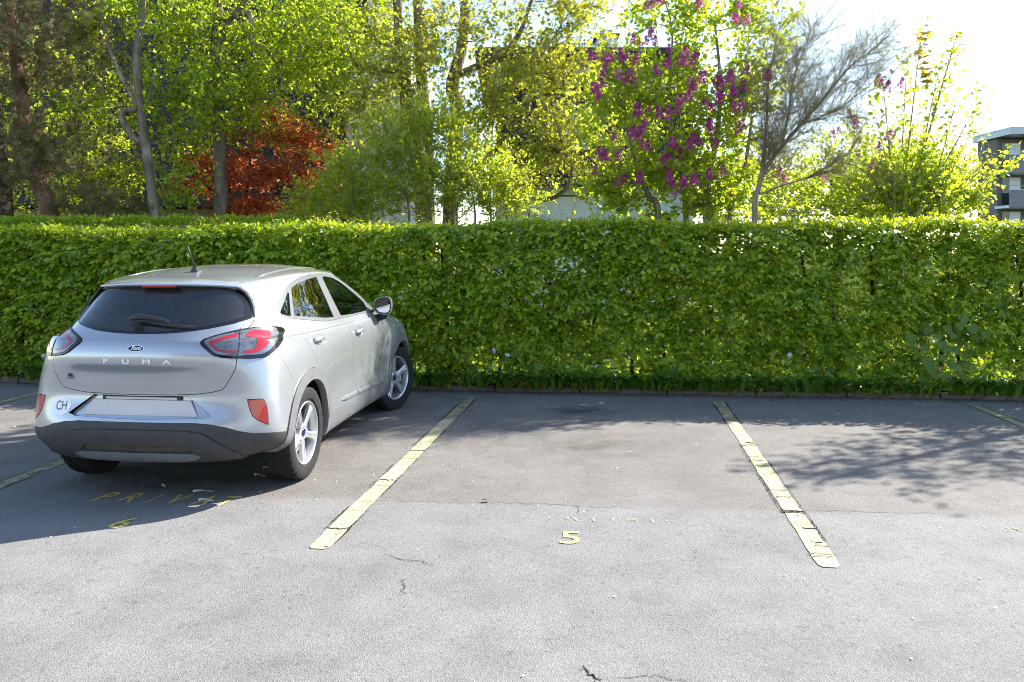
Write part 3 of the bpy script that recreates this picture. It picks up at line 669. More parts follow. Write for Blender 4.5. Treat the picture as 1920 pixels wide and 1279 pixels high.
GRIL = yz([(.02,.74),(-.40,.73),(-.47,.66),(-.42,.56),(.02,.54)], 3.4)

def rounded(P, n=2):
    out = []; m = len(P)
    for i in range(m):
        a, b, c, d = P[i-1], P[i], P[(i+1) % m], P[(i+2) % m]
        out.append(b)
        for k in range(1, n):
            t = k / n
            out.append(.5*((2*b) + (c-a)*t + (2*a - 5*b + 4*c - d)*t*t + (3*b - a - 3*c + d)*t**3))
    return out
LAMP = rounded(LAMP, 2); LENS = rounded(LENS, 2); REDC = rounded(REDC, 2)
def carve():
    bm = bmesh.new()
    vs = [bm.verts.new(v) for v in _V]
    for q in _quads:
        k = []
        for i in q:
            if vs[i] not in k: k.append(vs[i])
        bm.faces.new(k)
    bmesh.ops.remove_doubles(bm, verts=bm.verts, dist=1e-5)
    bmesh.ops.recalc_face_normals(bm, faces=bm.faces)
    f0 = max(bm.faces, key=lambda f: -f.calc_center_median().y)
    if f0.normal.y > 0: bmesh.ops.reverse_faces(bm, faces=bm.faces)
    PANELS = [  # name, polygon, direction, minimum facing
        ('gate', GATE, REAR, -.05), ('roof', ROOFP, TOP, .2), ('bumper', BQ, SIDE, .0),
        ('spoiler', SPOIL, TOP, .35), ('hood', HOOD, TOP, .3), ('windscreen', WSCR, FRONT, .1), ('headlight', HLAMP, SIDE, -.2), ('grille', GRIL, FRONT, .1),
        ('rear_door', RDOOR, SIDE, .1), ('front_door', FDOOR, SIDE, .1), ('sill', SILL, SIDE, -.1), ('arch0', circ(WX0, WZ, RO), SIDE, .1), ('arch1', circ(WX1, WZ, RO), SIDE, .1),
        ('trim', DLO, SIDE, .1), ('qglass', QG, SIDE, .1), ('rglass', RG, SIDE, .1), ('fglass', FG, SIDE, .1),
        ('lower', LOWER, REAR, -.3), ('insert', INSERT, REAR, .05), ('grill', GRILL, REAR, .05), ('skid', SKID, REAR, -.1),
        ('plate', PLATE, REAR, .2), ('refl', REFL, DIAG, .2),
        ('rwin', RWIN, REAR, .05), ('rglass_back', RWING, REAR, .05),
        ('lamp', LAMP, DIAG, .05), ('lens', LENS, DIAG, .05), ('redc', REDC, DIAG, .05), ('redl', REDL, DIAG, .05), ('redb', REDB, DIAG, .05),
        ('hole0', circ(WX0, WZ, RA), SIDE, -.2), ('hole1', circ(WX1, WZ, RA), SIDE, -.2)]
    for name, poly, d, mf in PANELS:
        u, v = basis(d)
        P2 = [(p.dot(u), p.dot(v)) for p in poly]
        lo = (min(p[0] for p in P2) - .05, min(p[1] for p in P2) - .05); hi = (max(p[0] for p in P2) + .05, max(p[1] for p in P2) + .05)
        near = sum(poly, Vector()) / len(poly)
        def ok(f):
            if f.normal.dot(d) > -mf * .5 + .05: return False
            return True
        cand = set()
        for f in bm.faces:
            c = f.calc_center_median(); a, b = c.dot(u), c.dot(v)
            if lo[0] < a < hi[0] and lo[1] < b < hi[1] and ok(f): cand.add(f)
        for i in range(len(P2)):
            a, b = P2[i], P2[(i+1) % len(P2)]
            if math.hypot(a[0]-b[0], a[1]-b[1]) < 1e-5: continue
            x0, x1 = min(a[0], b[0]) - 1e-4, max(a[0], b[0]) + 1e-4; y0, y1 = min(a[1], b[1]) - 1e-4, max(a[1], b[1]) + 1e-4
            sel = []
            for f in cand:
                if not f.is_valid: continue
                xs = [w.co.dot(u) for w in f.verts]
                if min(xs) > x1 or max(xs) < x0: continue
                ys = [w.co.dot(v) for w in f.verts]
                if min(ys) > y1 or max(ys) < y0: continue
                sel.append(f)
            if not sel: continue
            geom = list(set(sel) | {e for f in sel for e in f.edges} | {w for f in sel for w in f.verts})
            co = u * a[0] + v * a[1]
            t = u * (b[0]-a[0]) + v * (b[1]-a[1])
            r = bmesh.ops.bisect_plane(bm, geom=geom, dist=2e-5, plane_co=co, plane_no=t.cross(d).normalized())
            for g in r['geom']:
                if isinstance(g, bmesh.types.BMFace): cand.add(g)
            cand = {f for f in cand if f.is_valid}
    def inside(P2, a, b):
        c = False; n = len(P2); j = n - 1
        for i in range(n):
            xi, yi = P2[i]; xj, yj = P2[j]
            if (yi > b) != (yj > b) and a < (xj-xi)*(b-yi)/(yj-yi) + xi: c = not c
            j = i
        return c
    data = []
    for name, poly, d, mf in PANELS:
        u, v = basis(d); P2 = [(p.dot(u), p.dot(v)) for p in poly]
        data.append((name, P2, u, v, d, mf, (min(p[0] for p in P2), max(p[0] for p in P2), min(p[1] for p in P2), max(p[1] for p in P2))))
    groups = {}
    for f in bm.faces:
        c = f.calc_center_median(); lab = 'body'; n = f.normal
        for name, P2, u, v, d, mf, bb in data:
            if -n.dot(d) < mf: continue
            a, b = c.dot(u), c.dot(v)
            if a < bb[0] or a > bb[1] or b < bb[2] or b > bb[3]: continue
            if name == 'bumper' and (c.x > -.28 or lab == 'gate'): continue
            if name in ('lower', 'insert', 'grill', 'skid', 'plate', 'gate') and c.x > .2: continue
            if name == 'spoiler' and c.z < 1.32: continue
            if name in ('lower', 'insert', 'grill', 'skid', 'plate') and lab in ('arch0', 'sill'): continue
            if inside(P2, a, b): lab = name
        if lab == 'body' and c.x < -.40 and c.z < .735: lab = 'bumper'
        if lab == 'body' and c.x < -.62 and c.z < .80 and abs(c.y) < .55: lab = 'bumper'
        if lab == 'body' and c.z < .45 and c.x < -.30: lab = 'lower'
        groups.setdefault(lab, []).append(f)
    out = {}
    for lab, fs in groups.items():
        if lab.startswith('hole'): continue
        vi = {}; V = []; F = []
        for f in fs:
            k = []
            for w in f.verts:
                if w not in vi: vi[w] = len(V); V.append(w.co.copy())
                k.append(vi[w])
            F.append(k)
        out[lab] = (V, F)
    bm.free()
    return out
def panel_mesh(name, V, F, gap=.0025, offset=0.0, skirt=.02, central=False, side=1):
    """shrink the border by gap, move by offset along the normal and give it a returned edge"""
    N = [base_normal(v) for v in V]
    cnt = {}
    for f in F:
        for i in range(len(f)):
            a, b = f[i], f[(i+1) % len(f)]
            cnt.setdefault((min(a, b), max(a, b)), []).append((a, b))
    bd = [e[0] for e in cnt.values() if len(e) == 1 and not (abs(V[e[0][0]].y) < 1e-5 and abs(V[e[0][1]].y) < 1e-5)]
    inw = {}
    for a, b in bd:
        t = (V[b] - V[a])
        if t.length < 1e-9: continue
        t.normalize()
        d = N[a].cross(t)                     # towards the inside of the face for ccw winding
        for k in (a, b): inw[k] = inw.get(k, Vector()) + d
    P = [v.copy() for v in V]
    for k, d in inw.items():
        if d.length < 1e-6: continue
        d.normalize()
        if abs(V[k].y) < 1e-5: d.y = 0
        P[k] = P[k] + d * gap
    P = [p + n * offset for p, n in zip(P, N)]
    VV = list(P); NN = list(N); FF = [list(f) for f in F]
    m1, m2 = {}, {}
    for a, b in bd:
        for k in (a, b):
            if k not in m1:
                d = -inw.get(k, Vector((0, 0, 1)))
                d = d.normalized() if d.length > 1e-6 else N[k]
                m1[k] = len(VV); VV.append(P[k]); NN.append((d + N[k]*.3).normalized())
                m2[k] = len(VV); VV.append(P[k] - N[k] * skirt); NN.append(d)
        FF.append([m1[b], m1[a], m2[a], m2[b]])
    if side == -1 or central:
        n0 = len(VV)
        MV = [Vector((p.x, -p.y, p.z)) for p in VV]; MN = [Vector((n.x, -n.y, n.z)) for n in NN]; MF = [[i for i in reversed(f)] for f in FF]
        if central:
            for k, p in enumerate(MV):
                if abs(p.y) < 1e-5: NN[k] = Vector((NN[k].x, 0, NN[k].z)).normalized(); MN[k] = NN[k]
            VV += MV; NN += MN; FF += [[i + n0 for i in f] for f in MF]
        else: VV, NN, FF = MV, MN, MF
    me = mesh_from(name, VV, FF, True)
    me.normals_split_custom_set_from_vertices([tuple(n) for n in NN])
    return me

# ---------------------------------------------------------------- car materials
def paint_material():
    m, nt, b, o = mat('silver paint')
    setin(b, Base_Color=(.40, .41, .425, 1), Metallic=.5, Roughness=.27)
    b.inputs['Coat Weight'].default_value = 1.0; b.inputs['Coat Roughness'].default_value = .04
    tc = node(nt, 'ShaderNodeTexCoord')
    nz = node(nt, 'ShaderNodeTexNoise'); nz.inputs['Scale'].default_value = 900; nz.inputs['Detail'].default_value = 1
    nt.links.new(tc.outputs['Object'], nz.inputs['Vector'])
    n2 = node(nt, 'ShaderNodeTexNoise'); n2.inputs['Scale'].default_value = 3.0; n2.inputs['Detail'].default_value = 8; n2.inputs['Roughness'].default_value = .7
    nt.links.new(tc.outputs['Object'], n2.inputs['Vector'])
    # road film: slightly rougher, browner towards nothing in particular, broken up by noise
    cr = node(nt, 'ShaderNodeValToRGB'); cr.color_ramp.elements[0].position = .35; cr.color_ramp.elements[1].position = .75
    cr.color_ramp.elements[0].color = (.385, .40, .425, 1); cr.color_ramp.elements[1].color = (.355, .368, .388, 1)
    nt.links.new(n2.outputs['Fac'], cr.inputs[0])
    mx = node(nt, 'ShaderNodeMixRGB', blend_type='MULTIPLY'); mx.inputs[0].default_value = .25
    nt.links.new(cr.outputs[0], mx.inputs[1]); nt.links.new(nz.outputs['Fac'], mx.inputs[2])
    ml = node(nt, 'ShaderNodeMixRGB', blend_type='MULTIPLY'); ml.inputs[0].default_value = 1; ml.inputs[2].default_value = (1.14, 1.14, 1.14, 1)
    nt.links.new(mx.outputs[0], ml.inputs[1]); nt.links.new(ml.outputs[0], b.inputs['Base Color'])
    mr = node(nt, 'ShaderNodeMapRange'); mr.inputs['To Min'].default_value = .03; mr.inputs['To Max'].default_value = .16
    mr.inputs['From Min'].default_value = .4; mr.inputs['From Max'].default_value = .8
    nt.links.new(n2.outputs['Fac'], mr.inputs['Value']); nt.links.new(mr.outputs[0], b.inputs['Coat Roughness'])
    return m
def glass_material(name, tint, spec=1.45, dirt=0.0):
    m = bpy.data.materials.new(name); m.use_nodes = True
    nt = m.node_tree; nt.nodes.remove(nt.nodes['Principled BSDF']); o = nt.nodes['Material Output']
    tr = node(nt, 'ShaderNodeBsdfTransparent'); tr.inputs[0].default_value = (*tint, 1)
    gl = node(nt, 'ShaderNodeBsdfGlossy'); gl.inputs['Roughness'].default_value = .015; gl.inputs[0].default_value = (.95, .97, 1, 1)
    fr = node(nt, 'ShaderNodeFresnel'); fr.inputs['IOR'].default_value = spec
    mx = node(nt, 'ShaderNodeMixShader')
    nt.links.new(fr.outputs[0], mx.inputs[0]); nt.links.new(tr.outputs[0], mx.inputs[1]); nt.links.new(gl.outputs[0], mx.inputs[2])
    last = mx
    if dirt:
        df = node(nt, 'ShaderNodeBsdfDiffuse'); df.inputs[0].default_value = (.30, .30, .295, 1)
        tc = node(nt, 'ShaderNodeTexCoord'); nz = node(nt, 'ShaderNodeTexNoise'); nz.inputs['Scale'].default_value = 260; nz.inputs['Detail'].default_value = 4
        nt.links.new(tc.outputs['Object'], nz.inputs['Vector'])
        mr = node(nt, 'ShaderNodeMapRange'); mr.inputs['From Min'].default_value = .45; mr.inputs['From Max'].default_value = .8; mr.inputs['To Max'].default_value = dirt * 3; mr.inputs['To Min'].default_value = dirt * .6
        nt.links.new(nz.outputs['Fac'], mr.inputs[0])
        m2 = node(nt, 'ShaderNodeMixShader'); nt.links.new(mr.outputs[0], m2.inputs[0]); nt.links.new(mx.outputs[0], m2.inputs[1]); nt.links.new(df.outputs[0], m2.inputs[2]); last = m2
    nt.links.new(last.outputs[0], o.inputs['Surface'])
    return m
CM = dict(paint=paint_material(),
    plastic=mottled('grey cladding plastic', 14, [(.3, (.032, .032, .033)), (.7, (.050, .049, .047))], rough=.55, bump=.05, bscale=900, spec=.4),
    plastic2=mottled('satin grey plastic', 14, [(.3, (.115, .118, .122)), (.7, (.145, .147, .15))], rough=.45, spec=.45),
    black=mottled('black plastic', 20, [(.3, (.012, .012, .013)), (.7, (.022, .022, .022))], rough=.4, spec=.5),
    gloss=simple('gloss black', (.008, .008, .009), .08, spec=.6),
    trim=simple('window trim', (.12, .123, .13), .32, spec=.6),
    rubber=mottled('tyre rubber', 60, [(.3, (.012, .012, .0125)), (.7, (.024, .0235, .023))], rough=.85, spec=.25),
    rim=simple('alloy', (.62, .63, .65), .28, .75), dark=simple('dark interior', (.02, .02, .022), .8, spec=.2),
    liner=simple('arch liner felt', (.013, .013, .013), .95, spec=.1),
    cloth=mottled('seat cloth', 200, [(.3, (.03, .03, .034)), (.7, (.05, .05, .055))], rough=.95, spec=.1),
    chrome=simple('chrome', (.86, .87, .88), .22, .8), blue=simple('dark blue enamel', (.006, .016, .10), .15), ink=simple('badge field', (.012, .014, .03), .12),
    white=simple('white film', (.92, .92, .91), .5), blackfilm=simple('black film', (.02, .02, .022), .4), greyfilm=simple('grey film', (.16, .18, .22), .4),
    plate=mottled('bare plate holder', 5, [(.3, (.58, .53, .515)), (.7, (.64, .585, .57))], rough=.45),
    steel=simple('brake steel', (.32, .31, .30), .35, .8),
    glass=glass_material('green tinted glass', (.80, .88, .82), 1.95), privacy=glass_material('dark tinted glass', (.58, .61, .63), 1.7, .05), mirror=simple('mirror glass', (.8, .84, .9), .02, 1.0),
    screen=glass_material('windscreen glass', (.75, .82, .78), 1.5))
def red_material(name, col, rough=.12):
    m, nt, b, o = mat(name)
    setin(b, Base_Color=(*col, 1), Roughness=rough); b.inputs['Coat Weight'].default_value = 1; b.inputs['Coat Roughness'].default_value = .03
    tc = node(nt, 'ShaderNodeTexCoord'); v = node(nt, 'ShaderNodeTexVoronoi'); v.inputs['Scale'].default_value = 160
    nt.links.new(tc.outputs['Object'], v.inputs['Vector'])
    bp = node(nt, 'ShaderNodeBump'); bp.inputs['Strength'].default_value = .10; bp.inputs['Distance'].default_value = .003
    nt.links.new(v.outputs['Distance'], bp.inputs['Height']); nt.links.new(bp.outputs[0], b.inputs['Normal'])
    return m
CM['red'] = red_material('red lamp plastic', (.32, .002, .006)); CM['refl'] = red_material('red reflector plastic', (.40, .003, .007))
CM['lens'] = mottled('lamp reflector chrome', 9, [(.3, (.07, .07, .075)), (.5, (.22, .22, .23)), (.7, (.11, .11, .115))], rough=.18, spec=.8, vec_scale=(1, 1, 2))
CM['lens'].node_tree.nodes['Principled BSDF'].inputs['Metallic'].default_value = .6
CM['lens'].node_tree.nodes['Principled BSDF'].inputs['Coat Weight'].default_value = 1.0
CM['hatch'] = mottled('dirty ribbed plastic', 40, [(.35, (.018, .018, .018)), (.65, (.10, .085, .055))], rough=.8, vec_scale=(1, 6, 1))

PAN = carve()
def on_rear(y, z):
    """surface point and normal on the rear face at lateral y"""
    s = 1 if y > 0 else -1
    h = _bvh.ray_cast(Vector((-2, -abs(y), z)), Vector((1, 0, 0)))
    n = base_normal(h[0]); p = h[0].copy()
    if s > 0: p.y = -p.y; n.y = -n.y
    return p, n
def rear_frame(p, n, off=.001):
    zx = Vector((0, -1, 0)); zx = (zx - n * zx.dot(n)).normalized(); zy = n.cross(zx)
    M = Matrix((zx, zy, n)).transposed().to_4x4(); M.translation = p + n * off
    return M
def put(name, me, m, parent, M):
    o = obj(name, me, m, parent); o.matrix_local = M; return o
def conform(name, pts2, M, material, parent, thick=.0012, res=1):
    """thin film of the outline pts2 wrapped on the rear surface around frame M"""
    top = []; c = M.translation
    rings = [1.0, .66, .33]
    vs = []; fs = []; n = len(pts2)
    for r in rings:
        for x, y in pts2:
            q = M @ Vector((x*r, y*r, 0)); p, nn = on_rear(q.y, q.z); vs.append(p + nn * thick)
    q = c; p, nn = on_rear(q.y, q.z); vs.append(p + nn * thick)
    for k in range(len(rings)-1):
        for i in range(n): fs.append((k*n+i, k*n+(i+1) % n, (k+1)*n+(i+1) % n, (k+1)*n+i))
    k = len(rings)-1
    for i in range(n): fs.append((k*n+i, k*n+(i+1) % n, len(vs)-1))
    return obj(name, mesh_from(name, vs, fs, True), material, parent)

# ---------------------------------------------------------------- wheel
def tyre_mesh():
    n = 180; half = .096; ro = .334
    prof = [(-half*.80,.226),(-half*.98,.245),(-half*1.04,.275),(-half*1.03,.298),(-half*.97,.316),(-half*.9,.3255)]
    tread = [-.80,-.70,-.60,-.52,-.46,-.44,-.36,-.28,-.22,-.20,-.12,-.04,.04,.12,.20,.22,.28,.36,.44,.46,.52,.60,.70,.80]
    prof += [(half*t, ro - .010*t*t) for t in tread]
    prof += [(half*.9,.3255),(half*.97,.316),(half*1.03,.298),(half*1.04,.275),(half*.98,.245),(half*.80,.226)]
    V = []
    for j, (h, r) in enumerate(prof):
        t = h / half
        tr = 6 <= j < 6 + len(tread)
        for k in range(n):
            a = 2*math.pi*k/n; rr = r
            if tr or abs(abs(t) - .9) < .02 or abs(abs(t)-.97) < .02:
                ch = int(round(abs(t) * 6)) + (0 if t < 0 else 3)
                if (k + ch) % 6 == 0: rr -= .008 if tr else .005
                if tr and (abs(abs(t) - .45) < .012 or abs(abs(t) - .21) < .012): rr = r - .008
            if 1 <= j <= 4 or len(prof)-5 <= j <= len(prof)-2:
                if j in (2, len(prof)-3) and (k // 2) % 18 < 9: rr += .0008
            V.append((rr*math.cos(a), h, rr*math.sin(a)))
    F = []
    for j in range(len(prof)-1):
        for k in range(n): F.append((j*n+k, j*n+(k+1) % n, (j+1)*n+(k+1) % n, (j+1)*n+k))
    return mesh_from('tyre', V, F, True)
def spoke_mesh():
    """one twin-ribbed spoke along +x, face towards -y"""
    V = []; F = []
    st = [(.040,.030,-.060,.004),(.070,.026,-.066,.007),(.110,.024,-.070,.010),(.150,.026,-.074,.010),(.185,.031,-.078,.008),(.207,.037,-.080,.004)]
    for r, hw, y, g in st:
        for (a, b) in ((-1, .030), (-1, .006), (-.72, 0), (-.22, 0), (0, g), (.22, 0), (.72, 0), (1, .006), (1, .030)):
            V.append((r, y + b, a*hw))
    m = 9
    for i in range(len(st)-1):
        for k in range(m-1): F.append((i*m+k, i*m+k+1, (i+1)*m+k+1, (i+1)*m+k))
    F.append(tuple(range(m))); F.append(tuple((len(st)-1)*m + k for k in reversed(range(m))))
    return mesh_from('spoke', V, F)
_tyre = tyre_mesh(); _tyre.materials.append(CM['rubber'])
_b = MB(); _b.lathe([(.226,-.075),(.2285,-.083),(.225,-.088),(.218,-.0885),(.212,-.083),(.207,-.070),(.200,-.030),(.196,.03),(.205,.075),(.226,.078)], 72)
_barrel = _b.mesh('barrel', True); _barrel.materials.append(CM['rim'])
_spoke = spoke_mesh(); _spoke.materials.append(CM['rim'])
_b = MB(); _b.lathe([(0,-.060),(.030,-.061),(.055,-.063),(.062,-.058),(.066,-.035),(.066,-.02)], 40); _hub = _b.mesh('hub', True); _hub.materials.append(CM['rim'])
_b = MB(); _b.lathe([(0,-.069),(.024,-.0685),(.028,-.066),(.029,-.058)], 28); _cap = _b.mesh('cap', True); _cap.materials.append(CM['blue'])
_b = MB(); _b.lathe([(0,-.070),(.0085,-.070),(.0095,-.066),(.0095,-.055)], 6); _nut = _b.mesh('nut'); _nut.materials.append(CM['chrome'])
_b = MB(); _b.lathe([(.05,-.012),(.142,-.012),(.142,.012),(.05,.012)], 40, closed=True).box(.07,.17,-.03,.03,-.06,.06); _disc = _b.mesh('disc'); _disc.materials.append(CM['steel'])
_b = MB(); _b.lathe([(0,.02),(.195,.02),(.195,.028),(0,.028)], 40); _back = _b.mesh('back'); _back.materials.append(CM['dark'])
for _m in (_spoke, _hub, _barrel, _tyre):
    _t = bpy.data.objects.new('t', _m); autosmooth(_t, 30); bpy.data.objects.remove(_t)

def build_car(loc, rz, label, steer=0.0, extras=True):
    car = empty('parked_car', loc, rz)
    tag(car, label, 'car')
    def central(key, name, m, parent=car, **kw):
        if key not in PAN: return None
        return obj(name, panel_mesh(name, *PAN[key], central=True, **kw), CM[m], parent)
    def pair(key, name, m, parents=(car, car), **kw):
        r = []
        for s, par in zip((1, -1), parents):
            r.append(obj(name, panel_mesh(name, *PAN[key], side=s, **kw), CM[m], par))
        return r
    central('body', 'body_shell', 'paint', gap=.0015, skirt=.022)
    central('roof', 'roof', 'paint', gap=.002, skirt=.015)
    central('bumper', 'rear_bumper', 'paint', gap=.0015)
    gate = central('gate', 'tailgate', 'paint', gap=.003, skirt=.03)
    central('hood', 'bonnet', 'paint', gap=.002)
    central('windscreen', 'windscreen', 'screen', gap=.0, offset=-.002, skirt=.004)
    central('grille', 'grille', 'black', gap=.001, offset=-.01)
    pair('headlight', 'headlight', 'lens', gap=.001)
    central('lower', 'lower_bumper', 'plastic', gap=.0008, offset=.004, skirt=.02)
    central('insert', 'bumper_insert', 'plastic', gap=.001, offset=.016, skirt=.03)
    central('grill', 'bumper_slot', 'hatch', gap=.0, offset=.004, skirt=.003)
    central('skid', 'skid_strip', 'plastic2', gap=.0008, offset=.022, skirt=.03)
    central('plate', 'plate_recess', 'paint', gap=-.0005, offset=-.030, skirt=-.032)
    rd = pair('rear_door', 'rear_door', 'paint'); fd = pair('front_door', 'front_door', 'paint')
    pair('sill', 'sill_cladding', 'plastic2', gap=.001, offset=.005)
    pair('arch0', 'arch_cladding', 'plastic2', gap=.001, offset=.010, skirt=.05); pair('arch1', 'arch_cladding', 'plastic2', gap=.001, offset=.010, skirt=.05)
    pair('trim', 'window_trim', 'trim', gap=.0, offset=.0015, skirt=.016)
    pair('qglass', 'side_window', 'glass', gap=0, offset=-.005, skirt=-.006); pair('rglass', 'side_window', 'glass', gap=0, offset=-.005, skirt=-.006); pair('fglass', 'side_window', 'glass', gap=0, offset=-.005, skirt=-.006)
    pair('refl', 'reflector', 'refl', gap=.003, offset=.003, skirt=.02)
    rw = central('rwin', 'window_surround', 'gloss', gate, gap=.001, offset=-.004, skirt=.01)
    central('rglass_back', 'rear_window', 'privacy', gate, gap=0, offset=-.0045, skirt=.003)
    lamps = pair('lamp', 'tail_light', 'gloss', gap=.002, offset=.010, skirt=.03)
    pair('lens', 'lens', 'lens', lamps, gap=.0, offset=.0125, skirt=.004)
    for k in ('redc', 'redl', 'redb'): pair(k, 'red_lamp', 'red', lamps, gap=.0, offset=.0145, skirt=.004)
    # tailgate seam across the lamp
    for s, lp in ((1, lamps[0]), (-1, lamps[1])):
        pts = []
        for t in np.linspace(0, 1, 12):
            a = Vector((-.54, -.602, 1.135)).lerp(Vector((-.664, -.638, .95)), t)
            q, nn, i, d = _bvh.find_nearest(a); bn = base_normal(q)
            q = q + bn * .0142; pts.append((q.x, q.y * s, q.z))
        MB().tube(pts, .0028, 6).build('seam', CM['black'], lp)
    # spoiler: roof-end panel with an overhanging lip
    V, F = PAN['spoiler']
    sp = obj('spoiler', panel_mesh('spoiler', V, F, central=True, gap=.002, offset=.004, skirt=.02), CM['paint'], car)
    lip = []; W = np.linspace(-.50, .50, 41)
    prof = []
    for w in W:
        a = abs(w) / .50
        xr = -.485 + .115 * a**2.6; zt = 1.428 - .018 * a**3          # trailing edge
        h = _bvh.ray_cast(Vector((xr + .115, -abs(w), 2)), Vector((0, 0, -1)))[0]
        zr = h.z + .006
        prof.append([(xr + .17, w, zr + .004 if a < .98 else zr), (xr + .08, w, zr*.62 + zt*.38 + .006), (xr + .02, w, zt + .007), (xr, w, zt + .001), (xr - .002, w, zt - .006), (xr + .004, w, zt - .013), (xr + .05, w, zt - .021), (xr + .09, w, zt - .03)])
    m = len(prof[0]); VV = [p for pr in prof for p in pr]; FF = [(i*m+k, (i+1)*m+k, (i+1)*m+k+1, i*m+k+1) for i in range(len(prof)-1) for k in range(m-1)]
    lo = obj('lip', mesh_from('lip', VV, FF), CM['paint'], sp); autosmooth(lo, 50)
    bl = []; VV = []; 
    for w in np.linspace(-.125, .125, 14):
        a = abs(w)/.50; xr = -.485 + .115*a**2.6; zt = 1.428 - .018*a**3
        VV += [(xr - .004, w, zt - .006), (xr - .006, w, zt - .010), (xr - .005, w, zt - .022), (xr + .02, w, zt - .026)]
    FF = [(i*4+k, (i+1)*4+k, (i+1)*4+k+1, i*4+k+1) for i in range(13) for k in range(3)]
    obj('brake_light', mesh_from('brake_light', VV, FF, True), CM['refl'], sp)
    # side fins along the rear window
    for s in (1, -1):
        V2 = []; path = [(-.335,-.505,1.405),(-.315,-.550,1.365),(-.318,-.580,1.315),(-.340,-.603,1.265),(-.375,-.622,1.215),(-.395,-.628,1.198)]
        for k, p in enumerate(path):
            q, nn, i, d = _bvh.find_nearest(Vector(p)); n = base_normal(q)
            t = k / (len(path)-1); wd = .030*(1-t) + .006; hh = .038*(1-t) + .006
            rear = Vector((-1, 0, 0))
            for c in (q + n*.001 + Vector((.02, 0, 0)), q + n*.006, q + rear*hh*.9 + n*.004, q + rear*hh + Vector((0, .012, 0)), q + rear*.012 + Vector((0, wd, 0)), q + Vector((0, wd, 0)) - n*.01):
                V2.append((c.x, c.y*s, c.z))
        FF = [(i*6+k, (i+1)*6+k, (i+1)*6+k+1, i*6+k+1) for i in range(len(path)-1) for k in range(5)]
        fo = obj('fin', mesh_from('fin', V2, FF), CM['black'], sp); autosmooth(fo, 40)
    # roof rails (dark drip mouldings)
    for s in (1, -1):
        pts = []
        for x, y in ((-.10,-.503),(.12,-.500),(.32,-.492),(.5,-.483),(.75,-.470),(.95,-.458),(1.15,-.447),(1.28,-.436)):
            h = _bvh.ray_cast(Vector((x, y, 2)), Vector((0, 0, -1)))[0]; pts.append((h.x, h.y*s, h.z + .001))
        MB().tube(pts, .006, 6).build('roof_moulding', CM['trim'], car, True)
    # rocker strip on the doors
    for s, r, f in ((1, rd[0], fd[0]), (-1, rd[1], fd[1])):
        for (xa, xb, par, t0) in ((.74, 1.150, r, True), (1.172, 1.98, f, False)):
            V2 = []; xs = np.linspace(xa, xb, 9)
            for i, x in enumerate(xs):
                z = .437 - .03*(x-.7); k = min(1, i/1.5) if t0 else 1
                h = _bvh.ray_cast(Vector((x, -2, z)), Vector((0, 1, 0)))[0]; y = h.y
                hh = .022*k + .002
                for dy, dz in ((.004, hh), (-.012*k - .001, hh*.5), (-.014*k - .001, -hh*.4), (.004, -hh)): V2.append((x, (y + dy)*s, z + dz))
            FF = [(i*4+k, (i+1)*4+k, (i+1)*4+k+1, i*4+k+1) for i in range(8) for k in range(3)] + [(0, 1, 2, 3), (35, 34, 33, 32)]
            autosmooth(obj('rocker_strip', mesh_from('rocker_strip', V2, FF), CM['plastic2'], par), 40)
    # door handles: cup and grip
    for s in (1, -1):
        for (x, z, par) in ((.245, .985, rd), (1.225, .950, fd)):
            par = par[0] if s == 1 else par[1]
            h = _bvh.ray_cast(Vector((x, -2, z)), Vector((0, 1, 0)))[0]; n = base_normal(h)
            M = Matrix((Vector((1, 0, 0)), n.cross(Vector((1, 0, 0))) * -1, n)).transposed()
            vs = []; fs = []; K = 28
            rr = [(1.0, .0006), (.86, -.006), (.55, -.006), (.0, -.006)]
            for r, d in rr[:3]:
                for k in range(K):
                    a = 2*math.pi*k/K; q = h + Vector((1, 0, 0))*(.105*r*math.cos(a)) + n.cross(Vector((1, 0, 0)))*(.042*r*math.sin(a)) + n*(d + .002)
                    vs.append((q.x, q.y*s, q.z))
            fs = [(i*K+k, i*K+(k+1) % K, (i+1)*K+(k+1) % K, (i+1)*K+k) for i in range(2) for k in range(K)] + [tuple(2*K+k for k in range(K))]
            co = obj('handle_cup', mesh_from('handle_cup', vs, fs), CM['paint'], par); autosmooth(co, 60)
            vs = []; L = 13
            for i in range(L):
                t = -1 + 2*i/(L-1); bow = .030*(1 - t*t)**.5 if abs(t) < 1 else 0
                for a in range(8):
                    an = 2*math.pi*a/8; q = h + Vector((1, 0, 0))*(.100*t) + n.cross(Vector((1, 0, 0)))*(.019*math.cos(an)*(1-.35*t*t)) + n*(.002 + bow + .007*math.sin(an)*(1-.3*t*t))
                    vs.append((q.x, q.y*s, q.z))
            fs = [(i*8+k, i*8+(k+1) % 8, (i+1)*8+(k+1) % 8, (i+1)*8+k) for i in range(L-1) for k in range(8)] + [tuple(range(8)), tuple((L-1)*8+k for k in range(8))]
            autosmooth(obj('handle', mesh_from('handle', vs, fs), CM['paint'], par), 70)
    # mirrors
    for s in (1, -1):
        mr = bpy.data.objects.new('door_mirror', None); link(mr, car)
        N0 = 20
        cx, cyy, cz = 1.80, -.915, 1.138
        shape = [(math.cos(2*math.pi*k/N0), math.sin(2*math.pi*k/N0)) for k in range(N0)]
        def sq(c, p=.72): return math.copysign(abs(c)**p, c)
        def ring(x, hw, hh, dy=0, dz=0): return [(x, (cyy + dy + hw*sq(c)*(1.0 if c > 0 else 1.0))*s, cz + dz + hh*sq(t)*(1 - .12*c)) for c, t in shape]
        secs = [ring(cx, .080, .078), ring(cx+.004, .087, .085), ring(cx+.05, .087, .086, .004), ring(cx+.10, .076, .074, .008), ring(cx+.135, .052, .05, .012), ring(cx+.148, .03, .02, .025)]
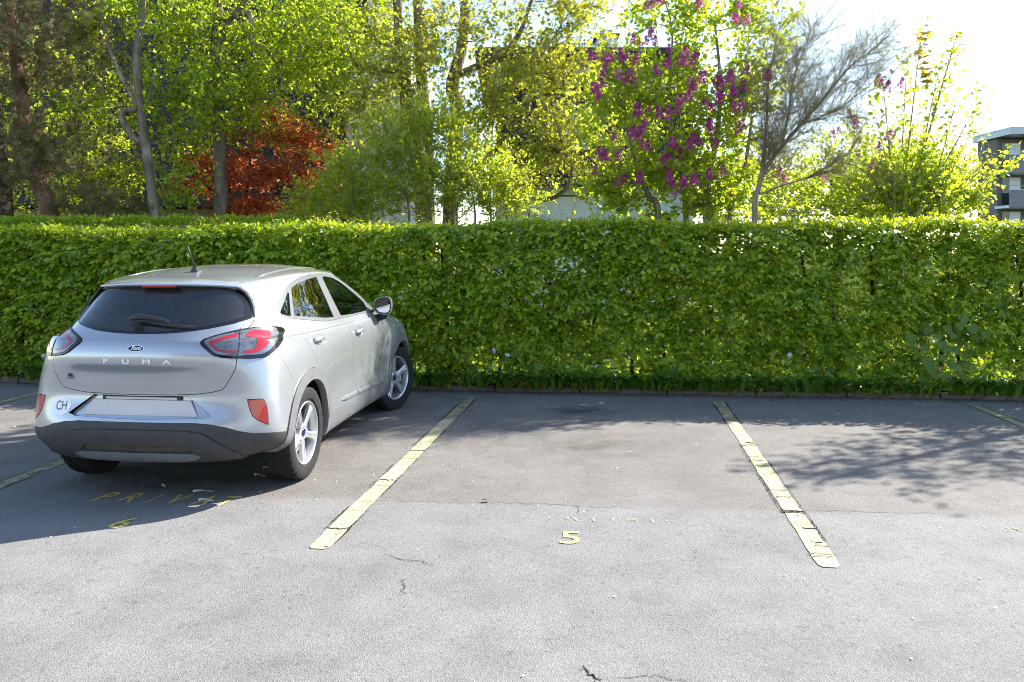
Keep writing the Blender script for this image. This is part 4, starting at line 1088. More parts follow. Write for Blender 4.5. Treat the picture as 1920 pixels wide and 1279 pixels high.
        VV = [p for r in secs for p in r]; FF = [(i*N0+k, i*N0+(k+1) % N0, (i+1)*N0+(k+1) % N0, (i+1)*N0+k) for i in range(len(secs)-1) for k in range(N0)] + [tuple((len(secs)-1)*N0+k for k in range(N0))]
        autosmooth(obj('housing', mesh_from('housing', VV, FF), CM['paint'], mr), 50)
        secs = [ring(cx-.001, .0805, .0785), ring(cx-.004, .074, .073), ring(cx+.003, .067, .066)]
        VV = [p for r in secs for p in r]; FF = [(i*N0+k, i*N0+(k+1) % N0, (i+1)*N0+(k+1) % N0, (i+1)*N0+k) for i in range(2) for k in range(N0)]
        obj('bezel', mesh_from('bezel', VV, FF, True), CM['black'], mr)
        VV = ring(cx+.003, .068, .067); obj('mirror_glass', mesh_from('mirror_glass', [(x + (.012 if y*s > cyy else 0) * 0, y, z) for x, y, z in VV], [tuple(range(N0))]), CM['mirror'], mr)
        b = MB(); b.tube([(1.90,-.79*s*1,1.00),(1.89,-.83*s,1.01),(1.875,-.90*s,1.035),(1.865,-.925*s,1.075)], [.040,.038,.034,.036], 10); autosmooth(b.build('stalk', CM['black'], mr), 60)
        b = MB(); b.cbox(1.80,1.97,(-.80 if s == 1 else .76),(-.76 if s == 1 else .80),1.072,1.092,.006); b.build('sail_trim', CM['black'], mr)
    # wheels
    for x, s, st in ((WX0, -1, 0), (WX0, 1, 0), (WX1, -1, steer), (WX1, 1, steer)):
        w = bpy.data.objects.new('wheel', None); link(w, car)
        w.location = (x, s*.766, WZ); w.rotation_euler = (0, 0, -st + (math.pi if s > 0 else 0))
        rim = bpy.data.objects.new('rim', None)
        o = obj('tyre', _tyre, None, w)
        ro = obj('rim', _barrel, None, w); ro.rotation_euler = (0, R(20 + 11*x), 0)
        obj('brake_disc', _disc, None, w); obj('rim_back', _back, None, w)
        obj('hub', _hub, None, ro); obj('hub_cap', _cap, None, ro)
        for k in range(5):
            obj('spoke', _spoke, None, ro, rot=(0, 2*math.pi*k/5, 0))
            a = 2*math.pi*(k+.5)/5
            obj('wheel_nut', _nut, None, ro, loc=(.046*math.cos(a), .004, -.046*math.sin(a)))
    # arch liners and floor
    for x in (WX0, WX1):
        for s in (1, -1):
            b = MB(); K = 24
            vs = []; 
            for k in range(K+1):
                a = R(4) + R(172)*k/K
                for y in (-.885, -.50): vs.append((x + .405*math.cos(a), y*s, max(.2, WZ + .405*math.sin(a))))
            fs = [(2*k, 2*k+1, 2*k+3, 2*k+2) for k in range(K)]
            vs2 = [v for i, v in enumerate(vs) if i % 2 == 1]; b.add(vs, fs); b.add(vs2, [tuple(range(len(vs2)))])
            b.build('arch_liner', CM['liner'], car)
    b = MB(); b.box(-.62,-.36,-.62,.62,.27,.30); b.box(-.42,2.2,-.52,.52,.215,.24); b.box(.42,2.16,-.80,.80,.215,.238); b.box(2.2,3.3,-.55,.55,.22,.24); b.build('underbody', CM['liner'], car)
    b = MB(); b.tube([(-.60,-.30,.285),(-.35,-.30,.27),(0,-.2,.28)], .028, 10); b.cbox(-.50,-.15,-.55,-.1,.235,.30,.03); b.build('exhaust', CM['steel'], car)
    # cabin
    cab = bpy.data.objects.new('cabin', None); link(cab, car)
    b = MB(); b.cbox(-.42,.22,-.56,.56,.45,.92,.05); b.cbox(.9,2.2,-.70,.70,.30,.40,.02); b.cbox(-.55,-.30,-.55,.55,.95,.985,.01); b.build('cabin_floor', CM['dark'], cab)
    b = MB(); b.cbox(1.85,2.35,-.70,.70,.78,1.02,.06); b.cbox(1.80,1.95,.18,.55,.95,1.06,.03); b.build('dashboard', CM['dark'], cab)
    def seat(name, x, y, wd, hh, heads):
        so = bpy.data.objects.new(name, None); link(so, cab)
        b = MB(); b.cbox(x,x+.50,y-wd,y+wd,.50,.64,.05); autosmooth(b.build('cushion', CM['cloth'], so), 60)
        b = MB(); bm_ = []; b.cbox(-.06,.06,y-wd,y+wd,0,hh,.05)
        o = autosmooth(b.build('backrest', CM['cloth'], so), 60); o.location = (x, 0, .60); o.rotation_euler = (0, R(-16), 0)
        for hy in heads:
            b = MB(); b.cbox(-.05,.05,hy-.13,hy+.13,hh+.06,hh+.24,.045); o = autosmooth(b.build('headrest', CM['cloth'], so), 60); o.location = (x, 0, .60); o.rotation_euler = (0, R(-14), 0)
            b = MB()
            for d in (-.05, .05): b.tube([(0, hy+d, hh-.02), (0, hy+d, hh+.09)], .007, 6)
            o = b.build('headrest_post', CM['steel'], so); o.location = (x, 0, .60); o.rotation_euler = (0, R(-14), 0)
    seat('front_seat', 1.05, -.36, .24, .56, [-.36]); seat('front_seat', 1.05, .36, .24, .56, [.36])
    seat('rear_seat', .28, 0, .58, .44, [-.38, .38])
    b = MB(); K = 28
    b.tube([(1.72 + .06*math.cos(2*math.pi*k/K), .36 + .18*math.sin(2*math.pi*k/K), .98 + .17*math.cos(2*math.pi*k/K)) for k in range(K+1)], .016, 8); b.tube([(1.72,.36,.98),(1.90,.36,.92)], .03, 8); b.tube([(1.72,.19,.98),(1.72,.53,.98)], .014, 6)
    b.build('steering_wheel', CM['dark'], cab, True)
    b = MB(); b.cbox(1.55,1.57,-.12,.12,1.34,1.42,.008); b.build('inner_mirror', CM['dark'], cab)
    b = MB(); b.box(-.10,.28,-.44,.44,1.415,1.42); b.box(.28,1.25,-.44,.44,1.455,1.46); b.build('headliner', CM['dark'], cab)
    # aerial
    an = bpy.data.objects.new('aerial', None); link(an, car)
    q = _bvh.ray_cast(Vector((.03, -.0005, 2)), Vector((0, 0, -1)))[0]
    b = MB(); vs = []
    for (x, hw, z) in ((-.055,.024,.0),(.085,.006,.0)): pass
    b.add([(-.055,-.026,-.004),(-.055,.026,-.004),(.06,.020,-.002),(.12,.0,.0),(.06,-.020,-.002),(-.050,-.014,.030),(-.050,.014,.030),(-.01,.010,.040),(-.01,-.010,.040)],
          [(0,1,6,5),(1,2,7,6),(2,3,7),(3,4,8),(3,8,7),(4,0,5,8),(5,6,7,8)])
    o = b.build('aerial_base', CM['black'], an); o.location = q
    o = MB().tube([(-.030,0,.026),(-.075,0,.085),(-.145,0,.185)], [.0065,.0055,.0045], 8).build('aerial_rod', CM['black'], an, True); o.location = q
    # badge, letters, stickers, wiper, plate
    p, n = on_rear(.0005, 1.022); M = rear_frame(p, n, .001)
    bd = bpy.data.objects.new('badge', None); link(bd, gate)
    def oval(a, b, z0, z1, bev, name, m):
        K = 40; vs = []
        for (r, z) in ((1.0, z0), (1.0, z1 - bev), (1 - bev/b, z1)):
            vs += [(a*r*math.cos(2*math.pi*k/K) if r == 1 else (a - bev)*math.cos(2*math.pi*k/K), b*r*math.sin(2*math.pi*k/K), z) for k in range(K)]
        fs = [(i*K+k, i*K+(k+1) % K, (i+1)*K+(k+1) % K, (i+1)*K+k) for i in range(2) for k in range(K)] + [tuple(2*K+k for k in range(K))]
        put(name, mesh_from(name, vs, fs), CM[m], bd, M)
    oval(.0575, .0235, -.006, .005, .0015, 'badge_rim', 'chrome'); oval(.0525, .0190, .0, .0056, .0005, 'badge_field', 'ink')
    tm = text_mesh('Ford', .036, .0006, .35, .92, 0, .0006); put('badge_script', tm, CM['white'], bd, M @ Matrix.Translation((0, .000, .0064)))
    for ch, y in (('P', .206), ('U', .066), ('M', -.075), ('A', -.212)):
        p, n = on_rear(y, .938); Ml = rear_frame(p, n, .002)
        tm = text_mesh(ch, .044, .002, 0, 1, .0004, .0008)
        for v in tm.vertices: v.co.x *= 1.75
        put('letter', tm, CM['chrome'], gate, Ml)
    # wiper
    wp = bpy.data.objects.new('wiper', None); link(wp, gate)
    p, n = on_rear(.045, 1.155); 
    b = MB(); b.tube([p - n*.005, p + n*.02, p + n*.040 + Vector((0, 0, .006))], [.030, .024, .02], 12); autosmooth(b.build('wiper_pivot', CM['black'], wp), 50)
    pts = []; rad = []
    for y, z, h, r in ((.105, 1.186, .030, .012), (.06, 1.192, .040, .019), (0, 1.192, .040, .018), (-.09, 1.187, .034, .014), (-.155, 1.176, .026, .010), (-.175, 1.171, .022, .006)):
        q, nn = on_rear(y if abs(y) > 1e-3 else 5e-4, z); pts.append(q + nn*h); rad.append(r)
    autosmooth(MB().tube(pts, rad, 10).build('wiper_arm', CM['black'], wp), 60)
    pts = []
    for y, z in ((.03, 1.178), (-.08, 1.168), (-.17, 1.158), (-.26, 1.152), (-.33, 1.152)):
        q, nn = on_rear(y, z); pts.append(q + nn*.012)
    MB().tube(pts, [.004, .008, .008, .007, .004], 6).build('wiper_blade', CM['black'], wp, True)
    # plate holder in the recess
    pl = bpy.data.objects.new('plate_holder', None); link(pl, car)
    zz = lambda z: -.676 - (.70 - z)*.26
    b = MB(); vs = []
    for y0, z0 in ((-.395,.583),(.395,.583),(.338,.680),(-.338,.680)): vs.append((zz(z0) - .010, y0, z0))
    vs += [(x + .012, y, z) for x, y, z in vs]; b.add(vs, [(3,2,1,0),(0,1,5,4),(1,2,6,5),(2,3,7,6),(3,0,4,7)]); b.build('plate_and_reflected_ground', CM['plate'], pl)  # blank plate widened; outer beige stands in for ground reflected in the recess
    b = MB(); b.cbox(zz(.69)-.018, zz(.69)+.01, -.245, .245, .684, .700, .003); b.build('gate_handle', CM['plate'], pl)
    b = MB(); b.cbox(zz(.69)-.010, zz(.69)+.012, -.275, .275, .681, .705, .003); b.build('lamp_bar', CM['black'], pl)
    if extras:
        p, n = on_rear(.552, .632); M = rear_frame(p, n)
        st = conform('country_sticker', [(.070*math.cos(2*math.pi*k/36), .060*math.sin(2*math.pi*k/36)) for k in range(36)], M, CM['white'], car)
        tm = text_mesh('CH', .082, 0, 0, .95, 0, .0)
        bm = bmesh.new(); bm.from_mesh(tm); bmesh.ops.triangulate(bm, faces=bm.faces); bmesh.ops.subdivide_edges(bm, edges=bm.edges, cuts=1)
        for v in bm.verts:
            q = M @ Vector((v.co.x*.78, v.co.y*1.05, 0)); a, nn = on_rear(q.y, q.z); v.co = a + nn*.0026
        bm.to_mesh(tm); bm.free(); obj('sticker_letters', tm, CM['blackfilm'], st)
        p, n = on_rear(.492, .832); M = rear_frame(p, n)
        ds = conform('dealer_sticker', [(-.033,-.022),(.030,-.022),(.034,-.008),(-.022,-.008)], M, CM['greyfilm'], gate)
        tm = text_mesh('Stiily', .028, .0003, .3, .8, 0, .0006); put('sticker_script', tm, CM['blackfilm'], ds, M @ Matrix.Translation((.002, .006, .002)))
    return car
main_car = build_car(CAR_LOC, CAR_RZ, 'silver hatchback crossover parked nose-in to the hedge with a round CH sticker', steer=R(19))
# ================================================================ plants
def leaf_material(name, c0, c1, t0, t1, gloss=.35, trans=.5):
    """two-sided leaf: diffuse + translucent + a waxy sheen, varied per leaf by the attribute rnd"""
    m = bpy.data.materials.new(name); m.use_nodes = True
    nt = m.node_tree; b = nt.nodes['Principled BSDF']; o = nt.nodes['Material Output']
    at_ = node(nt, 'ShaderNodeAttribute'); at_.attribute_name = 'rnd'
    def mixc(a, c):
        x = node(nt, 'ShaderNodeMixRGB'); x.inputs[1].default_value = (*a, 1); x.inputs[2].default_value = (*c, 1)
        nt.links.new(at_.outputs['Fac'], x.inputs[0]); return x
    a = mixc(c0, c1); t = mixc(t0, t1)
    nt.links.new(a.outputs[0], b.inputs['Base Color']); b.inputs['Roughness'].default_value = .42; b.inputs['Specular IOR Level'].default_value = gloss
    tr = node(nt, 'ShaderNodeBsdfTranslucent'); nt.links.new(t.outputs[0], tr.inputs[0])
    mx = node(nt, 'ShaderNodeMixShader'); mx.inputs[0].default_value = trans
    nt.links.new(b.outputs[0], mx.inputs[1]); nt.links.new(tr.outputs[0], mx.inputs[2]); nt.links.new(mx.outputs[0], o.inputs['Surface'])
    return m
def bark_material(name, stops, scale=7, vec=(1, 1, .35)):
    return mottled(name, scale, stops, rough=.9, bump=.8, bscale=scale * 5, vec_scale=vec, spec=.2)
# leaf outlines lie in x (length) y (width), normal z
def leaf_oval(L=1.0, W=.6, fold=.12, droop=.12):
    V = np.array([(0, 0, 0), (.35*L, -W/2, fold*W), (.40*L, 0, 0), (.35*L, W/2, fold*W), (.72*L, -W*.36, fold*W*.6 - droop*.5), (.74*L, 0, -droop*.45), (.72*L, W*.36, fold*W*.6 - droop*.5), (L, 0, -droop)])
    F = np.array([(0, 1, 2), (0, 2, 3), (1, 4, 5), (1, 5, 2), (2, 5, 6), (2, 6, 3), (4, 7, 5), (5, 7, 6)])
    return V, F
def leaf_small(L=1.0, W=.5):
    V = np.array([(0, 0, 0), (.45*L, -W/2, .06), (L, 0, -.06), (.45*L, W/2, .06)]); F = np.array([(0, 1, 2), (0, 2, 3)])
    return V, F
def leaf_maple(L=1.0):
    pts = [(0, 0), (.02, -.22), (-.05, -.50), (.22, -.34), (.42, -.60), (.50, -.26), (1.0, 0), (.50, .26), (.42, .60), (.22, .34), (-.05, .50), (.02, .22)]
    V = np.array([(.28, 0, .04)] + [(x, y, -.10*abs(y) - .06*x) for x, y in pts]) * L
    n = len(pts); F = np.array([(0, 1 + k, 1 + (k+1) % n) for k in range(n)])
    return V, F
def leaf_trident(L=1.0):
    V = np.array([(0, 0, 0), (.18, -.30, -.02), (.50, -.42, -.12), (.48, -.12, 0), (1, 0, -.12), (.48, .12, 0), (.50, .42, -.12), (.18, .30, -.02)]) * L
    F = np.array([(0, 1, 3), (1, 2, 3), (0, 3, 5), (3, 4, 5), (0, 5, 7), (5, 6, 7)])
    return V, F
def unit(a): return a / np.maximum(np.linalg.norm(a, axis=-1, keepdims=True), 1e-9)
def scatter(tmpl, P, axis, normal, scale, r):
    """copies of a leaf outline at points P; axis = leaf direction, normal = leaf face"""
    V, F = tmpl; n = len(P)
    ax = unit(axis); nz = normal - (normal * ax).sum(1, keepdims=True) * ax; nz = unit(nz); ay = np.cross(nz, ax)
    s = np.asarray(scale).reshape(-1, 1, 1)
    W = P[:, None, :] + s * (V[None, :, 0:1]*ax[:, None, :] + V[None, :, 1:2]*ay[:, None, :] + V[None, :, 2:3]*nz[:, None, :])
    FF = F[None] + (np.arange(n) * len(V))[:, None, None]
    return W.reshape(-1, 3), FF.reshape(-1, F.shape[1]), np.repeat(r, len(V))
def leaf_object(name, parts, material, parent, stuff=True):
    """join scattered leaf arrays into one mesh"""
    Vs, Fs, Rs = [], [], []; b = 0
    for V, F, r in parts:
        Vs.append(V); Fs.append(F + b); Rs.append(r); b += len(V)
    me = fast_mesh(name, np.concatenate(Vs), np.concatenate(Fs), False, {'rnd': np.concatenate(Rs)})
    o = obj(name, me, material, parent)
    if stuff: o['kind'] = 'stuff'
    return o
def tubes(paths, sides=5):
    """paths: list of (pts (n,3), radii (n,)) -> one mesh's arrays"""
    Vs, Fs = [], []; b = 0
    for pts, rad in paths:
        pts = np.asarray(pts, float); n = len(pts)
        k = sides if max(rad) > .012 else (4 if max(rad) > .006 else 3)
        t = np.gradient(pts, axis=0); t = unit(t)
        ref = np.array([0.31, 0.17, .93]) if abs(t[0, 2]) < .9 else np.array([1., .2, 0])
        a = unit(np.cross(t, ref)); c = np.cross(t, a)
        an = 2*np.pi*np.arange(k)/k
        ring = pts[:, None, :] + np.asarray(rad)[:, None, None] * (np.cos(an)[None, :, None]*a[:, None, :] + np.sin(an)[None, :, None]*c[:, None, :])
        Vs.append(ring.reshape(-1, 3))
        i = np.arange(n-1)[:, None]*k; j = np.arange(k)[None, :]; j2 = (j+1) % k
        f = np.stack([i+j, i+j2, i+k+j2, i+k+j], -1).reshape(-1, 4) + b
        Fs.append(f); b += n*k
    return np.concatenate(Vs), np.concatenate(Fs)
def spline(pts, n=8):
    P = np.array(pts, float); out = []
    E = np.concatenate([2*P[:1] - P[1:2], P, 2*P[-1:] - P[-2:-1]])
    for i in range(len(P)-1):
        a, b, c, d = E[i:i+4]
        for t in np.linspace(0, 1, n, endpoint=False):
            out.append(.5*(2*b + (c-a)*t + (2*a-5*b+4*c-d)*t*t + (3*b-a-3*c+d)*t**3))
    out.append(P[-1]); return np.array(out)
def in_ellipsoids(ells, n, r, shell=.35):
    """points inside a set of ellipsoids (cx,cy,cz,rx,ry,rz,weight), biased to the outside"""
    w = np.array([e[6] for e in ells], float); w /= w.sum(); k = r.choice(len(ells), n, p=w)
    d = unit(r.normal(size=(n, 3))); u = r.random(n)**shell
    E = np.array([e[:6] for e in ells])[k]
    return E[:, :3] + d*u[:, None]*E[:, 3:]
class Skeleton:
    def __init__(s, r, wander=.10, up=.25):
        s.P = []; s.par = []; s.rad = []; s.r = r; s.wander = wander; s.up = up; s.tips = []
    def limb(s, pts, start=-1, n=6):
        """pts (x,y,z,radius) hand-laid limb"""
        Q = spline(pts, n); prev = start
        for q in Q:
            s.P.append(q[:3]); s.par.append(prev); s.rad.append(max(q[3], .003)); prev = len(s.P)-1
        return prev
    def nearest(s, p):
        P = np.array(s.P); return int(((P - np.asarray(p)[:3])**2).sum(1).argmin())
    def branch(s, pts, n=6): return s.limb(pts, s.nearest(pts[0]), n)
    def grow(s, A, seg=.28, skip=0.0, tip=.0025):
        P = np.array(s.P); nb = len(P)
        cap = nb + len(A)*8; buf = np.empty((cap, 3)); buf[:nb] = P; m = nb
        base = P.copy()
        d0 = np.array([((base - a)**2).sum(1).min() for a in A])
        for a in A[np.argsort(d0)]:
            d = ((buf[:m] - a)**2).sum(1) + np.maximum(0, buf[:m, 2] - a[2])*.8
            j = int(d.argmin()); p = buf[j]; v = a - p; L = np.linalg.norm(v)
            k = int(np.clip(round(L/seg), 1, 6)); prev = j
            bend = s.r.normal(0, s.wander*L, 3); bend[2] += -s.up*L*.3
            for i in range(1, k+1):
                t = i/k; q = p + v*t + bend*math.sin(math.pi*t)*.6
                if m < cap:
                    buf[m] = q; s.P.append(q); s.par.append(prev); s.rad.append(0); prev = m; m += 1
            s.tips.append(prev)
        # pipe model for the grown wood
        n = len(s.P); acc = np.zeros(n)
        for i in range(n-1, -1, -1):
            if s.rad[i] == 0 or i >= nb:
                s.rad[i] = max(acc[i]**(1/2.3), tip) if acc[i] > 0 else tip
            if s.par[i] >= 0 and i >= nb: acc[s.par[i]] += s.rad[i]**2.3
    def mesh(s, name, sides=7, maxr=.05):
        n = len(s.P); kids = [[] for _ in range(n)]
        for i, p in enumerate(s.par):
            if p >= 0: kids[p].append(i)
        paths = []; stack = [(i, None) for i, p in enumerate(s.par) if p < 0]
        while stack:
            i, frm = stack.pop(); pts = []; rad = []
            if frm is not None: pts.append(s.P[frm]); rad.append(min(s.rad[frm], s.rad[i]*1.15))
            while True:
                pts.append(s.P[i]); rad.append(s.rad[i])
                if not kids[i]: break
                ks = sorted(kids[i], key=lambda q: -s.rad[q])
                for q in ks[1:]: stack.append((q, i))
                i = ks[0]
            if len(pts) > 1: paths.append((pts, rad))
        V, F = tubes(paths, sides); return fast_mesh(name, V, F, True)
def leaves_on(s, r, per, spread, size, tmpl, up=.5, outward=None, along=True, tint=None, droop=.3):
    """leaves round the twig tips and along the last twig segments"""
    T = np.array(s.tips); P = np.array(s.P); par = np.array(s.par)
    idx = np.repeat(T, per); k = len(idx)
    t = r.random(k)
    A = P[idx]; B = P[np.maximum(par[idx], 0)]
    pos = A*(1 - t[:, None]*.9) + B*t[:, None]*.9 + r.normal(0, spread, (k, 3))
    dirv = unit(A - B) + r.normal(0, .7, (k, 3)); dirv[:, 2] -= droop
    nrm = r.normal(0, .55, (k, 3)); nrm[:, 2] += up
    if outward is not None: nrm += unit(pos - outward)*.5
    c = np.clip(r.normal(.5, .25, k), 0, 1)
    return scatter(tmpl, pos, dirv, nrm, size*r.uniform(.6, 1.25, k), c)

def sprays(S, r, k, L, seg=4, ang=.65, grav=-.10, flat=1.0, rad=.0032, tips=None):
    """bunches of fine twigs at the branch ends; their nodes carry the leaves"""
    src = S.tips if tips is None else tips; new = []
    for t in list(src):
        p = np.asarray(S.P[t]); q = np.asarray(S.P[max(S.par[t], 0)]); d0 = p - q; d0 = d0/(np.linalg.norm(d0) + 1e-9)
        for i in range(k):
            d = d0 + r.normal(0, ang, 3); d[2] = d[2]*flat; d /= np.linalg.norm(d) + 1e-9
            ln = L*r.uniform(.5, 1.3)/seg; prev = t; c = p.copy()
            for j in range(seg):
                d = d + r.normal(0, .12, 3) + np.array([0, 0, grav*.3]); d /= np.linalg.norm(d)
                c = c + d*ln; S.P.append(c.copy()); S.par.append(prev); S.rad.append(rad*(1 - .55*(j+1)/seg)); prev = len(S.P)-1; new.append(prev)
    S.tips = new
def broom(S, r, start, d, L, level, rad, spread=.35, out=None):
    """straight fanning twigs"""
    n = 5; prev = start; c = np.array(S.P[start], float); d = d/np.linalg.norm(d); nodes = []
    for j in range(n):
        d = d + r.normal(0, .05, 3) + np.array([0, 0, .02]); d /= np.linalg.norm(d); c = c + d*L/n
        S.P.append(c.copy()); S.par.append(prev); S.rad.append(rad*(1 - .6*(j+1)/n)); prev = len(S.P)-1; nodes.append(prev)
    if out is not None: out += nodes
    if level > 0:
        for q in nodes[:-1]:
            for _ in range(2): broom(S, r, q, d + r.normal(0, spread, 3), L*r.uniform(.5, .75), level-1, rad*.55, spread, out)
# ---------------------------------------------------------------- leaf colours
L_HEDGE = leaf_material('hornbeam leaf', (.055, .125, .005), (.30, .40, .020), (.30, .50, .008), (.88, .92, .03), .45, .36)
L_BIRCH = leaf_material('fresh green leaf', (.11, .19, .010), (.20, .28, .018), (.46, .66, .015), (.80, .84, .04), .45, .58)
L_MAPLE = leaf_material('young yellow-green leaf', (.14, .18, .018), (.24, .26, .035), (.48, .54, .03), (.74, .70, .07), .3, .55)
L_RED = leaf_material('red maple leaf', (.26, .05, .026), (.40, .13, .05), (.70, .12, .035), (.90, .38, .10), .3, .52)
L_SHRUB = leaf_material('shrub leaf', (.13, .21, .014), (.26, .31, .03), (.52, .70, .025), (.86, .86, .06), .4, .58)
L_LILAC = leaf_material('lilac leaf', (.09, .165, .012), (.17, .24, .02), (.44, .62, .02), (.78, .82, .04), .5, .56)
L_RIGHT = leaf_material('sunlit shoot leaf', (.12, .20, .014), (.22, .29, .025), (.48, .64, .02), (.80, .84, .06), .4, .58)
L_LINDEN = leaf_material('broad pale leaf', (.085, .165, .018), (.13, .215, .028), (.20, .36, .02), (.30, .44, .04), .4, .4)
L_DARK = leaf_material('dark blade leaf', (.075, .18, .018), (.14, .26, .03), (.10, .26, .015), (.20, .38, .025), .6, .38)
L_PINE = leaf_material('pine needle', (.11, .135, .045), (.30, .21, .11), (.18, .24, .06), (.44, .33, .17), .3, .4)
B_GREY = bark_material('grey bark', [(.3, (.06, .048, .036)), (.55, (.19, .15, .11)), (.75, (.36, .30, .24))])
B_MAPLE = bark_material('tan bark', [(.3, (.10, .075, .05)), (.55, (.20, .16, .115)), (.75, (.28, .235, .18))])
B_PINE = bark_material('pine bark', [(.3, (.07, .035, .02)), (.55, (.17, .095, .06)), (.75, (.24, .16, .12))])
B_DARK = bark_material('dark twig', [(.3, (.04, .03, .022)), (.7, (.10, .08, .06))], 20)
B_TWIG = bark_material('bare twig', [(.3, (.20, .155, .12)), (.7, (.36, .29, .235))], 20)

# ---------------------------------------------------------------- hedge
def hfront(x): return kerb_y(x) + .13
HX0, HX1, HTOP, HDEP = -9.0, 8.5, 1.97, .72
def htop(x): return 1.90 + .06*np.clip((x + 6)/6, 0, 1) + .025*np.sin(x*1.7) + .015*np.sin(x*5.1 + 1)
def smooth_noise(x, z, seed, sc=1.0):
    r = np.random.default_rng(seed); v = 0
    for k in range(10):
        a, b = r.normal(0, 1.6*sc, 2); v = v + np.sin(x*a*2 + z*b*2.6 + r.uniform(0, 6.28))
    return v/3.2
hedge = empty('hedge', (0, float(hfront(0)), 0))
tag(hedge, 'long clipped hornbeam hedge behind the kerb across the whole view', 'hedge')
def hl(P): return P - np.array([0, float(hfront(0)), 0])       # into the hedge's own frame
def hedge_layer(n, t_of, r, zlo=.12, keep=None, nf=1.0, nu=.55, size=.062):
    x = r.uniform(HX0, HX1, n); zt = htop(x); z = zlo + (zt - zlo)*r.random(n)
    t = t_of(n)
    bulge = .055*smooth_noise(x, z, 11, .9) + .03*smooth_noise(x, z, 12, 2.6)
    k = np.ones(n, bool)
    if keep is not None: k = r.random(n) < keep(x, z)
    y = hfront(x) + t + np.where(t < .35, bulge, 0) + .10*np.clip((.55 - z)/.55, 0, 1)
    P = np.stack([x, y, z], 1)[k]; m = len(P)
    ax = np.stack([r.normal(0, .75, m), r.normal(-.25, .45, m), r.normal(-.45, .45, m)], 1)
    nm = np.stack([r.normal(0, .42, m), -nf + r.normal(0, .42, m), nu + r.normal(0, .42, m)], 1)
    sz = size*r.uniform(.62, 1.25, m)
    return P, ax, nm, sz, np.clip(r.normal(.45, .27, m), 0, 1)
def hkeep(x, z):
    d = .87 + .38*smooth_noise(x, z, 21, 1.4) + .34*smooth_noise(x, z, 22, 3.2)
    d = d * (.62 + .50*np.clip((z - .15)/.8, 0, 1))
    gap = np.exp(-((x - 3.75)/.42)**2) * np.clip((z - .75)/.3, 0, 1) * np.clip((1.85 - z)/.2, 0, 1)
    gap2 = np.exp(-((x - .40)/.28)**2 - ((z - 1.38)/.13)**2) + .8*np.exp(-((x + .95)/.22)**2 - ((z - 1.55)/.14)**2) + .7*np.exp(-((x - 1.5)/.7)**2 - ((z - .85)/.18)**2)
    gap3 = .9*np.exp(-((x - 4.6)/.35)**2 - ((z - 1.45)/.22)**2) + .8*np.exp(-((x - 5.2)/.4)**2 - ((z - .55)/.3)**2)
    return np.clip(d - .62*gap - .75*gap2 - .7*gap3, .06, 1)
_r = np.random.default_rng(31)
def hedge_sprays(n, r, size=.072):
    """leafy twigs reaching out of the hedge face, two ranks of leaves on each"""
    x = r.uniform(HX0, HX1, n); zt = htop(x); z = .10 + (zt - .08)*r.random(n)**.95
    keepp = hkeep(x, z); ok = r.random(n) < keepp; x, z, zt = x[ok], z[ok], zt[ok]; n = len(x)
    tier = .5 + .5*np.sin(z*21 + 2.2*smooth_noise(x, z, 15, .5) + x*.7)             # loose horizontal tiers
    bulge = .085*smooth_noise(x, z, 11, .9) + .06*smooth_noise(x, z, 12, 2.4) - .085*tier
    start = np.stack([x, hfront(x) + .13 + bulge + .12*np.clip((.6 - z)/.6, 0, 1) + np.abs(r.normal(0, .05, n)), z], 1)
    d = np.stack([r.normal(0, .75, n), -np.abs(r.normal(.75, .3, n)), r.normal(.05, .35, n)], 1); d = unit(d)
    L = r.uniform(.12, .27, n); K = 7
    P, A, N, S, Rr = [], [], [], [], []
    tone = np.clip(r.normal(.48, .26, n), 0, 1)
    for k in range(K):
        t = (k + .6)/K; p = start + d*(L*t)[:, None]; p[:, 2] -= .22*L*t*t
        side = unit(np.cross(d, np.array([0, 0, 1.])))*(1 if k % 2 else -1)
        ax = d*.55 + side*.75 + np.array([0, -.10, -.38]) + r.normal(0, .22, (n, 3))
        if k == K-1: ax = d + np.array([0, 0, -.5]) + r.normal(0, .2, (n, 3))
        nm = np.array([0, -.60, .70]) + d*.15 + r.normal(0, .36, (n, 3))
        P.append(p + r.normal(0, .006, (n, 3))); A.append(ax); N.append(nm); S.append(size*(.72 + .38*math.sin(math.pi*(.25 + .6*t)))*r.uniform(.75, 1.2, n)); Rr.append(np.clip(tone + .25*(t - .5) + r.normal(0, .17, n), 0, 1))
    return tuple(np.concatenate(q) for q in (P, A, N, S, Rr))
_lay = [hedge_sprays(18500, _r, .067),
        hedge_layer(30000, lambda n: _r.uniform(.16, .62, n), _r, keep=lambda x, z: .30 + .70*hkeep(x, z), nf=.6, size=.078),
        hedge_layer(15000, lambda n: HDEP - np.abs(_r.normal(0, .06, n)), _r, keep=lambda x, z: .3 + .6*hkeep(x, z), nf=-.8, size=.075)]
